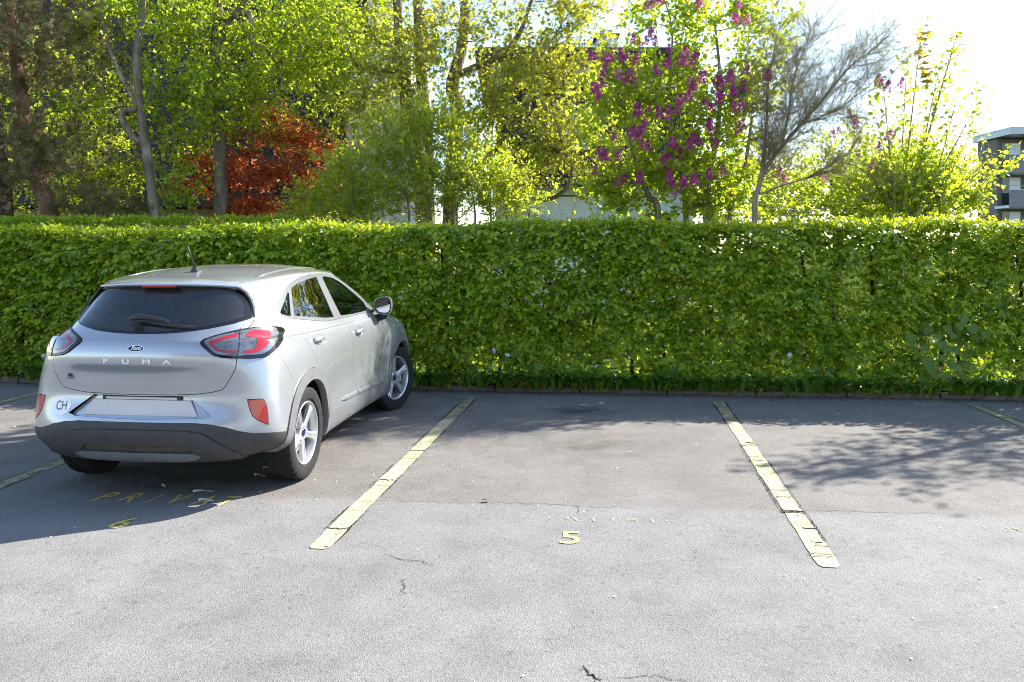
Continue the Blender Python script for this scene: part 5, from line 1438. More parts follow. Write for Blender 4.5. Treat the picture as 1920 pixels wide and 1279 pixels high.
# clipped top with this spring's shoots standing up
n_ = 24000; x_ = _r.uniform(HX0, HX1, n_); P_ = np.stack([x_, hfront(x_) + _r.uniform(-.03, HDEP, n_), htop(x_) + _r.normal(0, .028, n_)], 1)
_lay.append((P_, _r.normal(0, .6, (n_, 3)) + [0, -.2, .05], _r.normal(0, .45, (n_, 3)) + [0, -.2, .9], .060*_r.uniform(.6, 1.2, n_), np.clip(_r.normal(.7, .22, n_), 0, 1)))
ns = 420; xs_ = _r.uniform(HX0, HX1, ns); ys_ = hfront(xs_) + _r.uniform(-.02, HDEP, ns); hs_ = np.abs(_r.normal(.05, .05, ns)) + .02
lp, la, ln_ = [], [], []
shoots = []
for x, y, h in zip(xs_, ys_, hs_):
    b = np.array([x, y, htop(x) - .05]); tip = b + [_r.normal(0, .04), _r.normal(0, .04), h + .07]
    shoots.append(([b, (b+tip)/2 + _r.normal(0, .008, 3), tip], [.003, .0025, .0015]))
    for t in np.linspace(.35, 1, 6):
        a = _r.uniform(0, 6.28); lp.append(b + (tip-b)*t); la.append([math.cos(a), math.sin(a), .3]); ln_.append([0, 0, 1] + _r.normal(0, .3, 3))
_lay.append((np.array(lp), np.array(la), np.array(ln_), .050*_r.uniform(.6, 1.1, len(lp)), np.clip(_r.normal(.8, .18, len(lp)), 0, 1)))
_oval = leaf_oval(1, .62); _small = leaf_small(1, .62)
# the 300 leaves that show largest stand as single leaves
P0, A0, N0, S0, R0 = _lay[0]
vis = np.where((np.abs(P0[:, 0]) < 5.9) & (P0[:, 2] > .25))[0]
front = vis[np.argsort(-(S0[vis]*(1 + .6*(hfront(P0[vis, 0]) - P0[vis, 1]))))][:300]
single = front; keepm = np.ones(len(P0), bool); keepm[single] = False
parts = [scatter(_oval, hl(P0[keepm]), A0[keepm], N0[keepm], S0[keepm], R0[keepm])]
for P1, A1, N1, S1, R1 in _lay[1:3]: parts.append(tuple(scatter(_small, hl(P1), A1, N1, S1, R1)))
for P1, A1, N1, S1, R1 in _lay[3:]: parts.append(tuple(scatter(_small, hl(P1), A1, N1, S1, R1)))
leaf_object('foliage', parts, L_HEDGE, hedge)
lv = []
for q in range(5):
    V, F, rr = scatter(_oval, np.zeros((1, 3)), np.array([[1., 0, 0]]), np.array([[0, 0, 1.]]), [1.0], np.array([.15 + .17*q]))
    me = fast_mesh('leaf', V, F, False, {'rnd': rr}); me.materials.append(L_HEDGE); lv.append(me)
for i in single:
    ax = Vector(A0[i]).normalized(); nz = Vector(N0[i]); nz = (nz - ax*nz.dot(ax)).normalized(); ay = nz.cross(ax)
    o = bpy.data.objects.new('leaf', lv[int(i) % 5]); link(o, hedge)
    M = Matrix((ax, ay, nz)).transposed().to_4x4() @ Matrix.Scale(float(S0[i])*1.12, 4); M.translation = Vector(hl(P0[i:i+1])[0]); o.matrix_local = M
# stems and twigs
V, F = tubes(shoots, 4); obj('shoots', fast_mesh('shoots', hl(V), F, True), B_TWIG, hedge)['kind'] = 'stuff'
for k in range(34):
    x = HX0 + .4 + k*.5 + _r.normal(0, .08); y = hfront(x) + .36 + _r.normal(0, .05); r0 = _r.uniform(.018, .036)
    pts = [(x, y, .02, r0), (x + _r.normal(0, .04), y + _r.normal(0, .03), .6, r0*.9), (x + _r.normal(0, .08), y + _r.normal(0, .05), 1.2, r0*.75), (x + _r.normal(0, .10), y + _r.normal(0, .06), 1.8, r0*.4)]
    S = Skeleton(_r, .12, -.1); S.limb(pts, n=4)
    A = np.stack([x + _r.normal(0, .28, 120), hfront(x) + _r.uniform(.05, HDEP, 120), _r.uniform(.2, 1.88, 120)], 1)
    S.grow(A, .14, tip=.0026)
    me = S.mesh('stem', 6); me.transform(Matrix.Translation((0, -float(hfront(0)), 0))); obj('stem', me, B_DARK, hedge)

# ---------------------------------------------------------------- trees and shrubs of the garden
def tree(name, label, cat, S, bark, leaf_parts, leaf_mat, base, group=None, trunk='trunk', crown='crown'):
    e = empty(name, base); tag(e, label, cat, group)
    T = Matrix.Translation(-Vector(base))
    me = S.mesh(trunk, 9); me.transform(T); obj(trunk, me, bark, e)
    if leaf_parts:
        o = leaf_object(crown, leaf_parts, leaf_mat, e); o.data.transform(T)
    return e
def P4(px, py, d, r): v = at(px, py, d); return (v.x, v.y, v.z, r)
def gbase(px, d, r, dx=0): v = at(px, 474, d); return (v.x + dx, d, .05, r)
def ell(px, py, d, rx, ry, rz, w): v = at(px, py, d); return (v.x, v.y, v.z, rx, ry, rz, w)
Q = lambda pts: pts
def R0_(seed): return np.random.default_rng(seed)
# pine at the left edge
r = R0_(101); S = Skeleton(r, .10, .15)
S.limb([gbase(112, 12.2, .15), P4(95, 420, 12.2, .135), P4(68, 330, 12.3, .12), P4(48, 230, 12.4, .105), P4(30, 110, 12.5, .09), P4(15, -40, 12.6, .07), P4(5, -160, 12.6, .045)])
A = in_ellipsoids([ell(60, 150, 12.4, 1.5, 1.3, 1.1, 3), ell(10, 20, 12.4, 1.6, 1.4, 1.1, 3), ell(40, -80, 12.4, 1.2, 1.0, .7, .7), ell(90, 300, 12.3, 1.35, 1.2, .75, 3), ell(200, 385, 12.0, .7, .6, .28, .9), ell(-80, 260, 12.4, 1.2, 1.2, 1.2, 2), ell(150, 60, 12.5, .9, .9, .9, 1.2)], 1250, r, .5)
S.grow(A, .3)
T = np.array(S.tips); P = np.array(S.P); par = np.array(S.par); V, F, Rn = [], [], []
idx = np.repeat(T, 3); t = r.random(len(idx)); c0 = P[idx]*(1-t[:, None]) + P[par[idx]]*t[:, None] + r.normal(0, .05, (len(idx), 3)); ax0 = unit(P[idx]-P[par[idx]])
m_ = 26; cc = np.repeat(c0, m_, 0); aa = np.repeat(ax0, m_, 0) + r.normal(0, .55, (len(cc), 3)); aa[:, 2] += .25
_needle = (np.array([(0, -.030, 0), (0, .030, 0), (1, 0, -.06)]), np.array([(0, 1, 2)]))
pine_parts = [scatter(_needle, cc, aa, r.normal(size=cc.shape), .125*r.uniform(.7, 1.25, len(cc)), np.clip(np.repeat(r.beta(1.1, 1.1, len(c0)), m_) + r.normal(0, .1, len(cc)), 0, 1))]
tree('pine_tree', 'brownish green pine leaning over the hedge beside the house wall', 'tree', S, B_PINE, pine_parts, L_PINE, gbase(112, 12.2, 0)[:3])
# dark second trunk by the pine
r = R0_(102); S = Skeleton(r, .10, .1)
S.limb([gbase(8, 12.9, .13), P4(10, 410, 12.9, .12), P4(4, 330, 12.9, .11), P4(-10, 200, 13, .09), P4(-20, 60, 13, .06)])
A = in_ellipsoids([ell(-20, 120, 13.2, 1.3, 1.0, 1.0, 1), ell(120, 220, 13.6, 1.6, .8, 1.1, 2), ell(150, 340, 13.4, 1.3, .7, .5, 1.3)], 200, r, .5); S.grow(A, .3); sprays(S, r, 3, .42)
tree('leafy_tree', 'dark trunked tree with light green leaves behind the pine', 'tree', S, B_DARK, [leaves_on(S, r, 3, .03, .07, leaf_small(1, .6))], L_BIRCH, gbase(8, 12.9, 0)[:3])
# tree with the looped branch
r = R0_(103); S = Skeleton(r, .14, .2)
S.limb([gbase(297, 12.0, .085), P4(293, 435, 12.0, .080), P4(286, 370, 12.0, .075), P4(277, 300, 12.0, .072), P4(268, 240, 12.0, .066), P4(259, 170, 12.0, .06), P4(256, 100, 12.05, .055), P4(266, 30, 12.1, .05), P4(270, -60, 12.1, .04), P4(280, -160, 12.1, .025)])
S.branch([P4(276, 270, 12.0, .045), P4(255, 262, 11.98, .045), P4(240, 245, 11.95, .044), P4(228, 218, 11.95, .043), P4(238, 207, 11.95, .042), P4(257, 204, 11.96, .040), P4(252, 190, 11.97, .038), P4(240, 165, 12.0, .035), P4(226, 140, 12.0, .03), P4(208, 100, 12.0, .026), P4(196, 50, 12.0, .02), P4(190, -20, 12.0, .012)], 4)
S.branch([P4(268, 215, 12.0, .02), P4(285, 165, 11.9, .018), P4(296, 140, 11.9, .015), P4(310, 128, 11.9, .01)], 4)
A = in_ellipsoids([ell(330, 60, 12.5, 1.3, .9, 1.1, 3), ell(230, 20, 12.5, 1.0, .8, .9, 2), ell(345, 190, 12.3, .9, .6, .75, 2.6), ell(270, -70, 12.3, 1.1, .8, .7, .5), ell(330, 345, 12.2, .4, .4, .35, .7), ell(215, 330, 12.6, .5, .4, .4, .5), ell(190, 190, 12.5, .6, .6, .7, .7)], 300, r, .6); S.grow(A, .22, tip=.004); sprays(S, r, 4, .42)
tree('garden_tree', 'slim tree with a kinked looping side branch and fresh green leaves', 'tree', S, B_GREY, [leaves_on(S, r, 2, .028, .072, leaf_oval(1, .66))], L_BIRCH, gbase(297, 12.0, 0)[:3])
# thicker mottled trunk to its right
r = R0_(104); S = Skeleton(r, .12, .2)
S.limb([gbase(413, 12.9, .12), P4(413, 435, 12.9, .115), P4(414, 350, 12.9, .108), P4(411, 270, 12.9, .10), P4(404, 190, 12.9, .09), P4(402, 110, 12.9, .085), P4(408, 30, 12.9, .075), P4(412, -60, 12.9, .06), P4(420, -180, 12.9, .04)])
S.branch([P4(405, 95, 12.9, .05), P4(430, 40, 12.8, .045), P4(460, 0, 12.7, .04), P4(480, -50, 12.7, .03)]); S.branch([P4(404, 150, 12.9, .035), P4(380, 90, 13, .03), P4(372, 20, 13.1, .02)])
S.branch([P4(408, 40, 12.9, .05), P4(465, 25, 12.6, .04), P4(470, 80, 12.5, .022)])
A = in_ellipsoids([ell(480, 60, 13.4, 1.5, 1.0, 1.0, 3), ell(570, 120, 13.3, 1.2, .9, .9, 2.6), ell(455, 175, 13.2, .8, .5, .6, 1.5), ell(420, -80, 13.2, 1.3, .9, .7, .5), ell(600, 10, 13, 1.1, 1.1, 1.0, 2), ell(480, 235, 13.1, .7, .4, .35, .6), ell(365, 260, 13.1, .5, .4, .45, .6)], 330, r, .6); S.grow(A, .25, tip=.004); sprays(S, r, 4, .45)
tree('garden_tree', 'thick mottled trunk tree in front of the red maple', 'tree', S, B_GREY, [leaves_on(S, r, 2, .03, .075, leaf_oval(1, .66))], L_BIRCH, gbase(413, 12.9, 0)[:3])
# red Japanese maple
r = R0_(105); S = Skeleton(r, .16, .0)
for px, tx in ((452, 365), (456, 470), (458, 560), (450, 420)):
    S.limb([gbase(px, 13.6, .03), P4(px, 420, 13.6, .03), P4((px+tx)/2, 370, 13.5 + .1*r.normal(), .024), P4(tx, 300 + 20*r.normal(), 13.5, .014)], n=4)
A = in_ellipsoids([ell(400, 345, 13.5, .75, .6, .16, 2), ell(430, 300, 13.5, .7, .7, .14, 1.5), ell(520, 330, 13.4, 1.0, .7, .22, 2.6), ell(530, 260, 13.5, .85, .7, .20, 2.2), ell(480, 390, 13.3, 1.1, .7, .22, 2.2), ell(600, 350, 13.4, .6, .6, .3, 1.4), ell(500, 215, 13.6, .55, .5, .14, 1.0), ell(590, 290, 13.5, .45, .5, .2, .8)], 210, r, .7); S.grow(A, .2); sprays(S, r, 6, .34, ang=.8, flat=.35)
tree('red_maple', 'low red-leaved Japanese maple behind the two tree trunks', 'tree', S, B_DARK, [leaves_on(S, r, 2, .035, .074, leaf_trident(1), up=1.0, droop=.1)], L_RED, gbase(452, 13.6, 0)[:3])
# big multi-stemmed maple
r = R0_(106); S = Skeleton(r, .12, .1)
S.limb([gbase(800, 14, .16), P4(795, 400, 14, .15), P4(785, 290, 14, .14), P4(768, 215, 14, .13), P4(757, 150, 14, .12), P4(748, 90, 14, .085), P4(745, 20, 14, .07), P4(738, -80, 14, .05)])
S.limb([gbase(812, 14.1, .12), P4(800, 300, 14.1, .115), P4(795, 200, 14.1, .11), P4(788, 110, 14.1, .10), P4(784, 20, 14.1, .085), P4(780, -90, 14.1, .06)])
S.limb([gbase(838, 14, .15), P4(845, 400, 14, .14), P4(852, 280, 14, .13), P4(858, 200, 14, .12), P4(848, 160, 14, .115), P4(866, 90, 14, .10), P4(872, 20, 14, .085), P4(868, -90, 14, .06)])
S.branch([P4(752, 128, 14, .07), P4(715, 135, 13.9, .062), P4(690, 130, 13.8, .055), P4(668, 122, 13.7, .035), P4(655, 95, 13.7, .02)])
S.branch([P4(866, 138, 14, .07), P4(900, 122, 13.8, .062), P4(945, 100, 13.6, .055), P4(975, 60, 13.5, .042), P4(990, 20, 13.5, .03), P4(1010, -40, 13.5, .015)])
S.branch([P4(850, 330, 14, .06), P4(900, 310, 13.6, .06), P4(935, 275, 13.5, .056), P4(962, 235, 13.4, .05), P4(985, 205, 13.3, .044), P4(997, 185, 13.3, .035), P4(1060, 180, 13.2, .02), P4(1110, 240, 13.1, .012)])
S.branch([P4(988, 205, 13.3, .026), P4(990, 250, 13.2, .024), P4(988, 300, 13.2, .012)])
S.branch([P4(962, 235, 13.4, .028), P4(1015, 265, 13.1, .025), P4(1070, 300, 12.9, .026), P4(1066, 345, 12.8, .030), P4(1040, 370, 12.8, .034), P4(1012, 374, 12.8, .030), P4(978, 362, 12.8, .018)])
A = in_ellipsoids([ell(700, 60, 13.8, 1.2, .9, 1.0, 1.4), ell(830, 30, 13.8, 1.4, 1.0, 1.0, 1.5), ell(960, 60, 13.5, 1.2, 1.1, 1.0, 2), ell(1040, 150, 13.2, 1.1, .9, .85, 4.2), ell(1050, 280, 13.0, .95, .7, .6, 4.0), ell(680, 200, 13.6, .8, .8, .7, 1.2), ell(900, 220, 13.4, .9, .8, .6, 2.2), ell(840, -120, 13.8, 1.6, 1.2, .8, .5), ell(1080, 20, 13.3, .9, .9, .8, 1.2), ell(770, 130, 13.3, .8, .6, .6, 1)], 440, r, .6); S.grow(A, .26, tip=.005); sprays(S, r, 4, .55, ang=.6, rad=.005)
tree('maple_tree', 'large multi-stemmed maple with sparse yellow-green spring leaves', 'tree', S, B_MAPLE, [leaves_on(S, r, 2, .05, .088, leaf_trident(1), up=.6, droop=.5)], L_MAPLE, gbase(800, 14, 0)[:3])
# dense mixed shrub below it
r = R0_(107); S = Skeleton(r, .10, -.1)
for px in range(680, 990, 34):
    S.limb([gbase(px, 12.0 + .2*r.normal(), .018), P4(px + 12*r.normal(), 400, 12, .016), P4(px + 30*r.normal(), 310, 12, .009)], n=4)
A = in_ellipsoids([ell(700, 350, 12, .7, .6, .55, 2), ell(790, 320, 12, .85, .7, .75, 3), ell(880, 330, 11.9, .8, .7, .65, 3), ell(950, 380, 11.8, .5, .5, .4, 1.6), ell(720, 260, 12.1, .45, .5, .45, 1.2), ell(830, 240, 12, .6, .5, .4, 1.2), ell(660, 390, 12, .4, .4, .3, 1), ell(600, 385, 12.3, .5, .4, .32, .9), ell(640, 320, 12.2, .4, .4, .4, .8)], 560, r, .55); S.grow(A, .16, tip=.003); sprays(S, r, 5, .34, ang=.45, grav=.25, rad=.003)
tree('flowering_shrub', 'dense bushy green shrub with upright shoots left of the white shutter', 'shrub', S, B_TWIG, [leaves_on(S, r, 3, .022, .060, leaf_small(1, .45), up=.5, droop=-.1)], L_SHRUB, gbase(840, 12, 0)[:3], trunk='stems', crown='foliage')
# lilac
r = R0_(108); S = Skeleton(r, .12, .05)
LD = 11.1
S.limb([gbase(1245, LD, .05), P4(1235, 410, LD, .045), P4(1218, 370, LD, .04), P4(1200, 330, LD, .032), P4(1180, 260, LD, .022), P4(1160, 180, LD, .012)])
S.limb([gbase(1330, LD, .055), P4(1325, 400, LD, .05), P4(1330, 330, LD, .045), P4(1345, 250, LD, .035), P4(1350, 150, LD, .025), P4(1340, 40, LD, .014)])
S.limb([gbase(1290, LD+.2, .045), P4(1285, 380, LD+.2, .04), P4(1265, 280, LD+.2, .03), P4(1255, 180, LD+.1, .022), P4(1260, 60, LD, .012), P4(1240, -20, LD, .008)])
S.limb([gbase(1360, LD, .04), P4(1370, 390, LD, .036), P4(1395, 320, LD, .028), P4(1410, 220, LD, .018)])
LE = [ell(1165, 200, LD, .6, .6, .8, 2.6), ell(1270, 150, LD, .75, .7, .9, 3), ell(1385, 170, LD, .65, .6, .9, 2.6), ell(1240, 310, LD, .8, .7, .45, 2.4), ell(1350, 320, LD, .7, .7, .5, 2.4), ell(1300, 20, LD, .9, .7, .5, 2.2), ell(1400, 40, LD, .6, .6, .5, 1.2), ell(1300, -120, LD, .9, .8, .6, 1.4), ell(1160, 360, LD-.1, .4, .4, .25, .8), ell(1320, 390, LD, .8, .5, .2, 1.2)]
A = in_ellipsoids(LE, 400, r, .6); S.grow(A, .2, tip=.004); sprays(S, r, 5, .36, ang=.6, grav=.12)
lil = tree('lilac_bush', 'tall lilac bush covered with purple flower clusters', 'shrub', S, B_TWIG, [leaves_on(S, r, 2, .03, .076, leaf_oval(1, .72), up=.4, droop=.2)], L_LILAC, gbase(1290, LD, 0)[:3], trunk='stems', crown='foliage')
# lilac panicles: conical heads of little four-petalled flowers
M_LIL = leaf_material('lilac flower', (.27, .016, .15), (.50, .09, .33), (.50, .04, .30), (.76, .24, .55), .2, .45)
pan = []
for q in range(4):
    rr = R0_(500 + q); n = 120
    h = rr.random(n)**1.2; rad = .055*(1 - .75*h)*(.55 + .55*rr.random(n)) + .004; a = rr.uniform(0, 6.28, n)
    Pp = np.stack([rad*np.cos(a), rad*np.sin(a), h*.135], 1); out = np.stack([np.cos(a), np.sin(a), .3 + .5*h], 1) + rr.normal(0, .25, (n, 3))
    fl = (np.array([(-.5, -.5, .1), (0, -.18, 0), (.5, -.5, .1), (.18, 0, 0), (.5, .5, .1), (0, .18, 0), (-.5, .5, .1), (-.18, 0, 0)]), np.array([(0, 1, 7), (2, 3, 1), (4, 5, 3), (6, 7, 5), (1, 3, 5), (1, 5, 7)]))
    V, F, rn = scatter(fl, Pp, np.cross(out, rr.normal(size=(n, 3))), out, .024*rr.uniform(.7, 1.3, n), np.clip(rr.normal(.45, .35, n), 0, 1))
    me = fast_mesh('flower_cluster', V, F, False, {'rnd': rn}); me.materials.append(M_LIL); pan.append(me)
def panicle(parent, v, s):
    o = obj('flower_cluster', pan[r.integers(4)], None, parent)
    o.matrix_local = Matrix.Translation(v - parent.location) @ Matrix.Rotation(r.uniform(0, 6.28), 4, 'Z') @ Matrix.Rotation(r.normal(0, .35), 4, 'X') @ Matrix.Scale(s, 4)
LF = [(1115,105),(1122,110),(1140,120),(1133,135),(1145,100),(1160,108),(1168,105),(1125,155),(1138,150),(1165,140),(1175,145),(1188,145),(1192,118),(1195,72),(1205,82),(1228,75),(1226,62),(1110,160),(1126,177),(1253,90),(1250,115),(1232,130),(1278,112),(1290,100),(1295,160),(1318,150),(1312,145),(1345,155),(1352,148),(1365,140),(1370,150),(1402,135),(1430,142),(1435,140),(1395,165),(1372,165),(1350,178),(1385,200),(1390,232),(1340,190),(1330,195),(1285,180),(1272,192),(1255,205),(1238,215),(1250,215),(1215,205),(1208,215),(1185,215),(1190,205),(1175,245),(1185,250),(1178,240),(1208,238),(1218,270),(1155,290),(1125,290),(1132,295),(1118,315),(1165,332),(1160,300),(1260,270),(1265,280),(1293,268),(1315,265),(1325,232),(1332,238),(1345,262),(1305,250),(1255,325),(1262,340),(1283,340),(1302,335),(1355,318),(1330,330),(1258,360),(1272,285),(1240,295),(1400,40),(1380,30),(1385,5),(1215,5),(1240,0),(1310,5),(1300,115),(1205,330),(1150,255)]
for px, py in LF:
    for q in range(1 if r.random() < .45 else 2):
        v = at(px + r.normal(0, 4), py + 8 + r.normal(0, 4), LD - .75 + r.normal(0, .15)); panicle(lil, v, r.uniform(.75, 1.2))
# bare twiggy bush
r = R0_(109); S = Skeleton(r, .07, -.05); BD = 10.45
S.limb([gbase(1412, BD, 0.0408), P4(1415, 400, BD, 0.0374), P4(1422, 355, BD, 0.0340), P4(1430, 325, BD, 0.0306), P4(1462, 280, BD, 0.0272), P4(1500, 235, BD, 0.0218), P4(1540, 190, BD, 0.0163), P4(1590, 130, BD, 0.0095), P4(1640, 90, BD, 0.0048)])
S.branch([P4(1424, 350, BD, 0.0238), P4(1432, 290, BD, 0.0204), P4(1438, 220, BD, 0.0177), P4(1440, 160, BD, 0.0136), P4(1455, 80, BD, 0.0082)]); S.branch([P4(1425, 365, BD, 0.0136), P4(1460, 350, BD-.1, 0.0122), P4(1520, 330, BD-.2, 0.0095), P4(1590, 290, BD-.2, 0.0054)])
S.branch([P4(1465, 278, BD, 0.0163), P4(1478, 215, BD, 0.0136), P4(1490, 140, BD, 0.0102), P4(1520, 60, BD, 0.0054)]); S.branch([P4(1500, 235, BD, 0.0122), P4(1570, 205, BD, 0.0095), P4(1630, 160, BD, 0.0054)])
S.tips = []; nb_ = len(S.P); PP = np.array(S.P)
for i_ in range(nb_):
    if PP[i_, 2] < 2.55 or S.rad[i_] > .035: continue
    dirs = PP[i_] - PP[max(S.par[i_], 0)]; dirs = dirs/(np.linalg.norm(dirs) + 1e-9)
    for _ in range(2): broom(S, r, i_, dirs*.7 + np.array([.14, 0, .12]) + r.normal(0, .5, 3), r.uniform(.36, .66), 2 if r.random() < .75 else 1, .0050, .62, S.tips)
tree('bare_bush', 'bare twiggy bush leaning right between the lilac and the leafy shoots', 'shrub', S, B_TWIG, [leaves_on(S, r, 1, .01, .012, leaf_small(1, .6))], L_MAPLE, gbase(1412, BD, 0)[:3], trunk='stems', crown='buds')
# leafy shoots at the right
r = R0_(110); S = Skeleton(r, .06, -.15); GD = 10.6
SH = [(1690, 1730, 40), (1700, 1800, 45), (1685, 1700, 120), (1680, 1655, 150), (1670, 1600, 230), (1705, 1760, 130), (1710, 1830, 200), (1715, 1860, 290), (1725, 1880, 330), (1660, 1560, 290), (1730, 1815, 260), (1690, 1640, 210), (1640, 1500, 330), (1700, 1785, 100), (1735, 1795, 180)]
tipsx = []
for bx, tx, ty in SH:
    dd = GD + r.normal(0, .2)
    S.limb([gbase(bx, dd, .016), P4(bx, 420, dd, .014), P4(bx*.6 + tx*.4, 420*.5 + ty*.5 + 20, dd + r.normal(0, .1), .010), P4(tx, ty, dd + r.normal(0, .15), .0035)], n=7)
nb_ = len(S.P); PP = np.array(S.P); S.tips = []
for i_ in range(nb_):
    z_ = PP[i_, 2]
    if z_ < 1.7: continue
    dirs = PP[i_] - PP[max(S.par[i_], 0)]; dirs = dirs/(np.linalg.norm(dirs) + 1e-9)
    if z_ > 4.6:
        S.tips.append(i_); continue
    for _ in range(2): broom(S, r, i_, dirs*.7 + r.normal(0, .55, 3) + np.array([0, 0, .15]), r.uniform(.18, .42)*(1.25 - .18*(z_ - 1.7)), 1 if z_ < 2.8 and r.random() < .2 else 0, .004, .5, S.tips)
A = in_ellipsoids([ell(1560, 385, GD, .7, .5, .22, 2), ell(1640, 360, GD, .6, .5, .3, 2), ell(1740, 370, GD, .6, .5, .3, 2), ell(1480, 395, GD, .5, .4, .15, 1.2)], 90, r, .6)
t_ = list(S.tips); S.tips = []; S.grow(A, .14, tip=.003); sprays(S, r, 4, .3, ang=.6, grav=.1); S.tips = S.tips + t_
sh = tree('leafy_shrub', 'sunlit shrub with long thin shoots rising against the sky at the right', 'shrub', S, B_TWIG, [leaves_on(S, r, 1, .02, .068, leaf_oval(1, .78), up=.5, droop=.3)], L_RIGHT, gbase(1700, GD, 0)[:3], trunk='stems', crown='foliage')
tp = []                                     # the maple seedling's golden top
for z in np.linspace(60, 150, 9):
    for k in range(5): v = at(1735 + r.normal(0, 6), z, GD); tp.append(v)
tp = np.array(tp); V, F, rn = scatter(leaf_maple(1), tp, np.stack([r.normal(0, 1, len(tp)), r.normal(0, .6, len(tp)), r.normal(-.3, .2, len(tp))], 1), r.normal(0, .4, (len(tp), 3)) + [0, 0, .9], .11*r.uniform(.6, 1.1, len(tp)), r.random(len(tp)))
o = leaf_object('shoot_tip', [(V, F, rn)], leaf_material('golden leaf', (.26, .17, .04), (.30, .22, .06), (.5, .34, .06), (.62, .46, .1), .3, .5), sh); o.data.transform(Matrix.Translation(-sh.location)); 
for px, py in [(1655,155),(1660,165),(1600,215),(1598,228),(1612,230),(1575,245),(1565,252),(1610,290),(1645,275),(1655,300),(1690,160),(1550,330),(1635,310),(1463,325),(1470,340),(1665,258)]:
    panicle(sh, at(px + r.normal(0, 3), py + 6, GD - .25 + r.normal(0, .1)), r.uniform(.7, 1.15))
# tree out of the frame to the right, whose shade falls into the bay
r = R0_(111); S = Skeleton(r, .12, .1)
S.limb([(9.6, 10.3, .05, .11), (9.6, 10.3, 1.6, .10), (9.4, 10.2, 3.0, .08), (9.2, 10.0, 4.4, .05), (9.1, 9.9, 5.6, .03)])
A = in_ellipsoids([(8.4, 9.9, 3.5, 1.0, .8, .28, 1.2), (8.0, 9.2, 4.4, .9, .7, .25, 1.2), (9.4, 10.0, 4.8, 1.3, 1.0, .8, 2), (8.9, 9.6, 2.6, .9, .6, .2, .8)], 90, r, .7); S.grow(A, .25); sprays(S, r, 4, .45)
tree('roadside_tree', 'light green tree standing past the end of the hedge at the right', 'tree', S, B_GREY, [leaves_on(S, r, 2, .04, .08, leaf_small(1, .7))], L_BIRCH, (9.6, 10.3, .05))
# background trees filling the gaps
for k, (px, py, d, rx, rz, n, lab) in enumerate([(640, 90, 16.5, 1.7, 1.6, 300, 'bright green tree standing against the dark slate house'), (90, 330, 15.5, 2.4, 1.3, 360, 'yellow-green tree seen through the pine branches'), (1560, 340, 15, 2.2, .8, 600, 'low yellow-green bush behind the bare twiggy bush'), (1690, 360, 14.5, 1.1, .6, 380, 'low bright bush behind the right-hand shoots')]):
    r = R0_(130 + k); S = Skeleton(r, .12, .05); v = at(px, py, d)
    S.limb([(v.x, d, .05, .09), (v.x + .1, d, v.z*.5, .08), (v.x, d, v.z, .05)])
    A = in_ellipsoids([(v.x, d, v.z, rx, rx*.7, rz, 2), (v.x - rx*.5, d, v.z - rz*.3, rx*.6, rx*.5, rz*.7, 1), (v.x + rx*.5, d, v.z + rz*.2, rx*.6, rx*.5, rz*.7, 1)], n//3, r, .5); S.grow(A, .35); sprays(S, r, 5, .5)
    tree('background_tree', lab, 'tree', S, B_DARK, [leaves_on(S, r, 3, .04, .08, leaf_small(1, .66))], (L_BIRCH, L_MAPLE, L_RIGHT, L_RIGHT)[k], (v.x, d, .05))
# second, darker hedge behind on the left
r = R0_(140); n = 15000
e = empty('laurel_hedge', (-5.5, 11.3, 0)); tag(e, 'dark green clipped hedge behind the hornbeam hedge at the left', 'hedge')
x = r.uniform(-3.2, 2.6, n); top = 2.10 + .02*np.sin(x*9); P = np.stack([x, r.uniform(-.3, .4, n), np.where(r.random(n) < .5, top + r.normal(0, .02, n), r.uniform(.3, 1, n)*top)], 1)
P[:, 1] = np.where(P[:, 2] < top - .06, -.3 + np.abs(r.normal(0, .05, n)), P[:, 1])
leaf_object('foliage', [scatter(_small, P, r.normal(0, .7, (n, 3)), r.normal(0, .5, (n, 3)) + [0, -.6, .6], .06*r.uniform(.6, 1.2, n), np.clip(r.normal(.3, .25, n), 0, 1))], L_SHRUB, e)
b = MB()
for k in range(12): b.tube([(-3 + k*.5, .1, 0), (-3 + k*.5 + r.normal(0, .05), .1, 1.0), (-3 + k*.5 + r.normal(0, .1), .1, 2.0)], [.03, .025, .012], 6)
b.build('stems', B_DARK, e)
# ================================================================ small things
r = R0_(201)
# low ground cover under the hedge
n = 15000; x = r.uniform(-7.5, 7.5, n); y = kerb_y(x) - .055 + np.abs(r.normal(.09, .09, n)); z = .05 + np.abs(r.normal(0, .10, n))*np.clip(1.2 - (y - kerb_y(x) - .05)*2, .3, 1)
k_ = r.random(n) < np.clip(.75 + .55*np.sin(x*2.3 + 1.1*np.sin(x*5.7)) + .35*np.sin(x*11.3), .12, 1); x, y, z = x[k_], y[k_], z[k_]; n = len(x)
P = np.stack([x, y, z], 1)
gc = leaf_object('ground_cover', [scatter(leaf_oval(1, .7), P, r.normal(0, .7, (n, 3)) + [0, -.5, .1], r.normal(0, .4, (n, 3)) + [0, -.6, .7], .040*r.uniform(.5, 1.3, n)*(.55 + .45*(np.sin(x*3.1) + np.sin(x*7.7 + 1) > -.3)), np.clip(r.normal(.4, .25, n), 0, 1))], L_HEDGE, None)
tag(gc, 'low mixed leaves growing along the foot of the hedge', 'ground cover', kind='stuff')
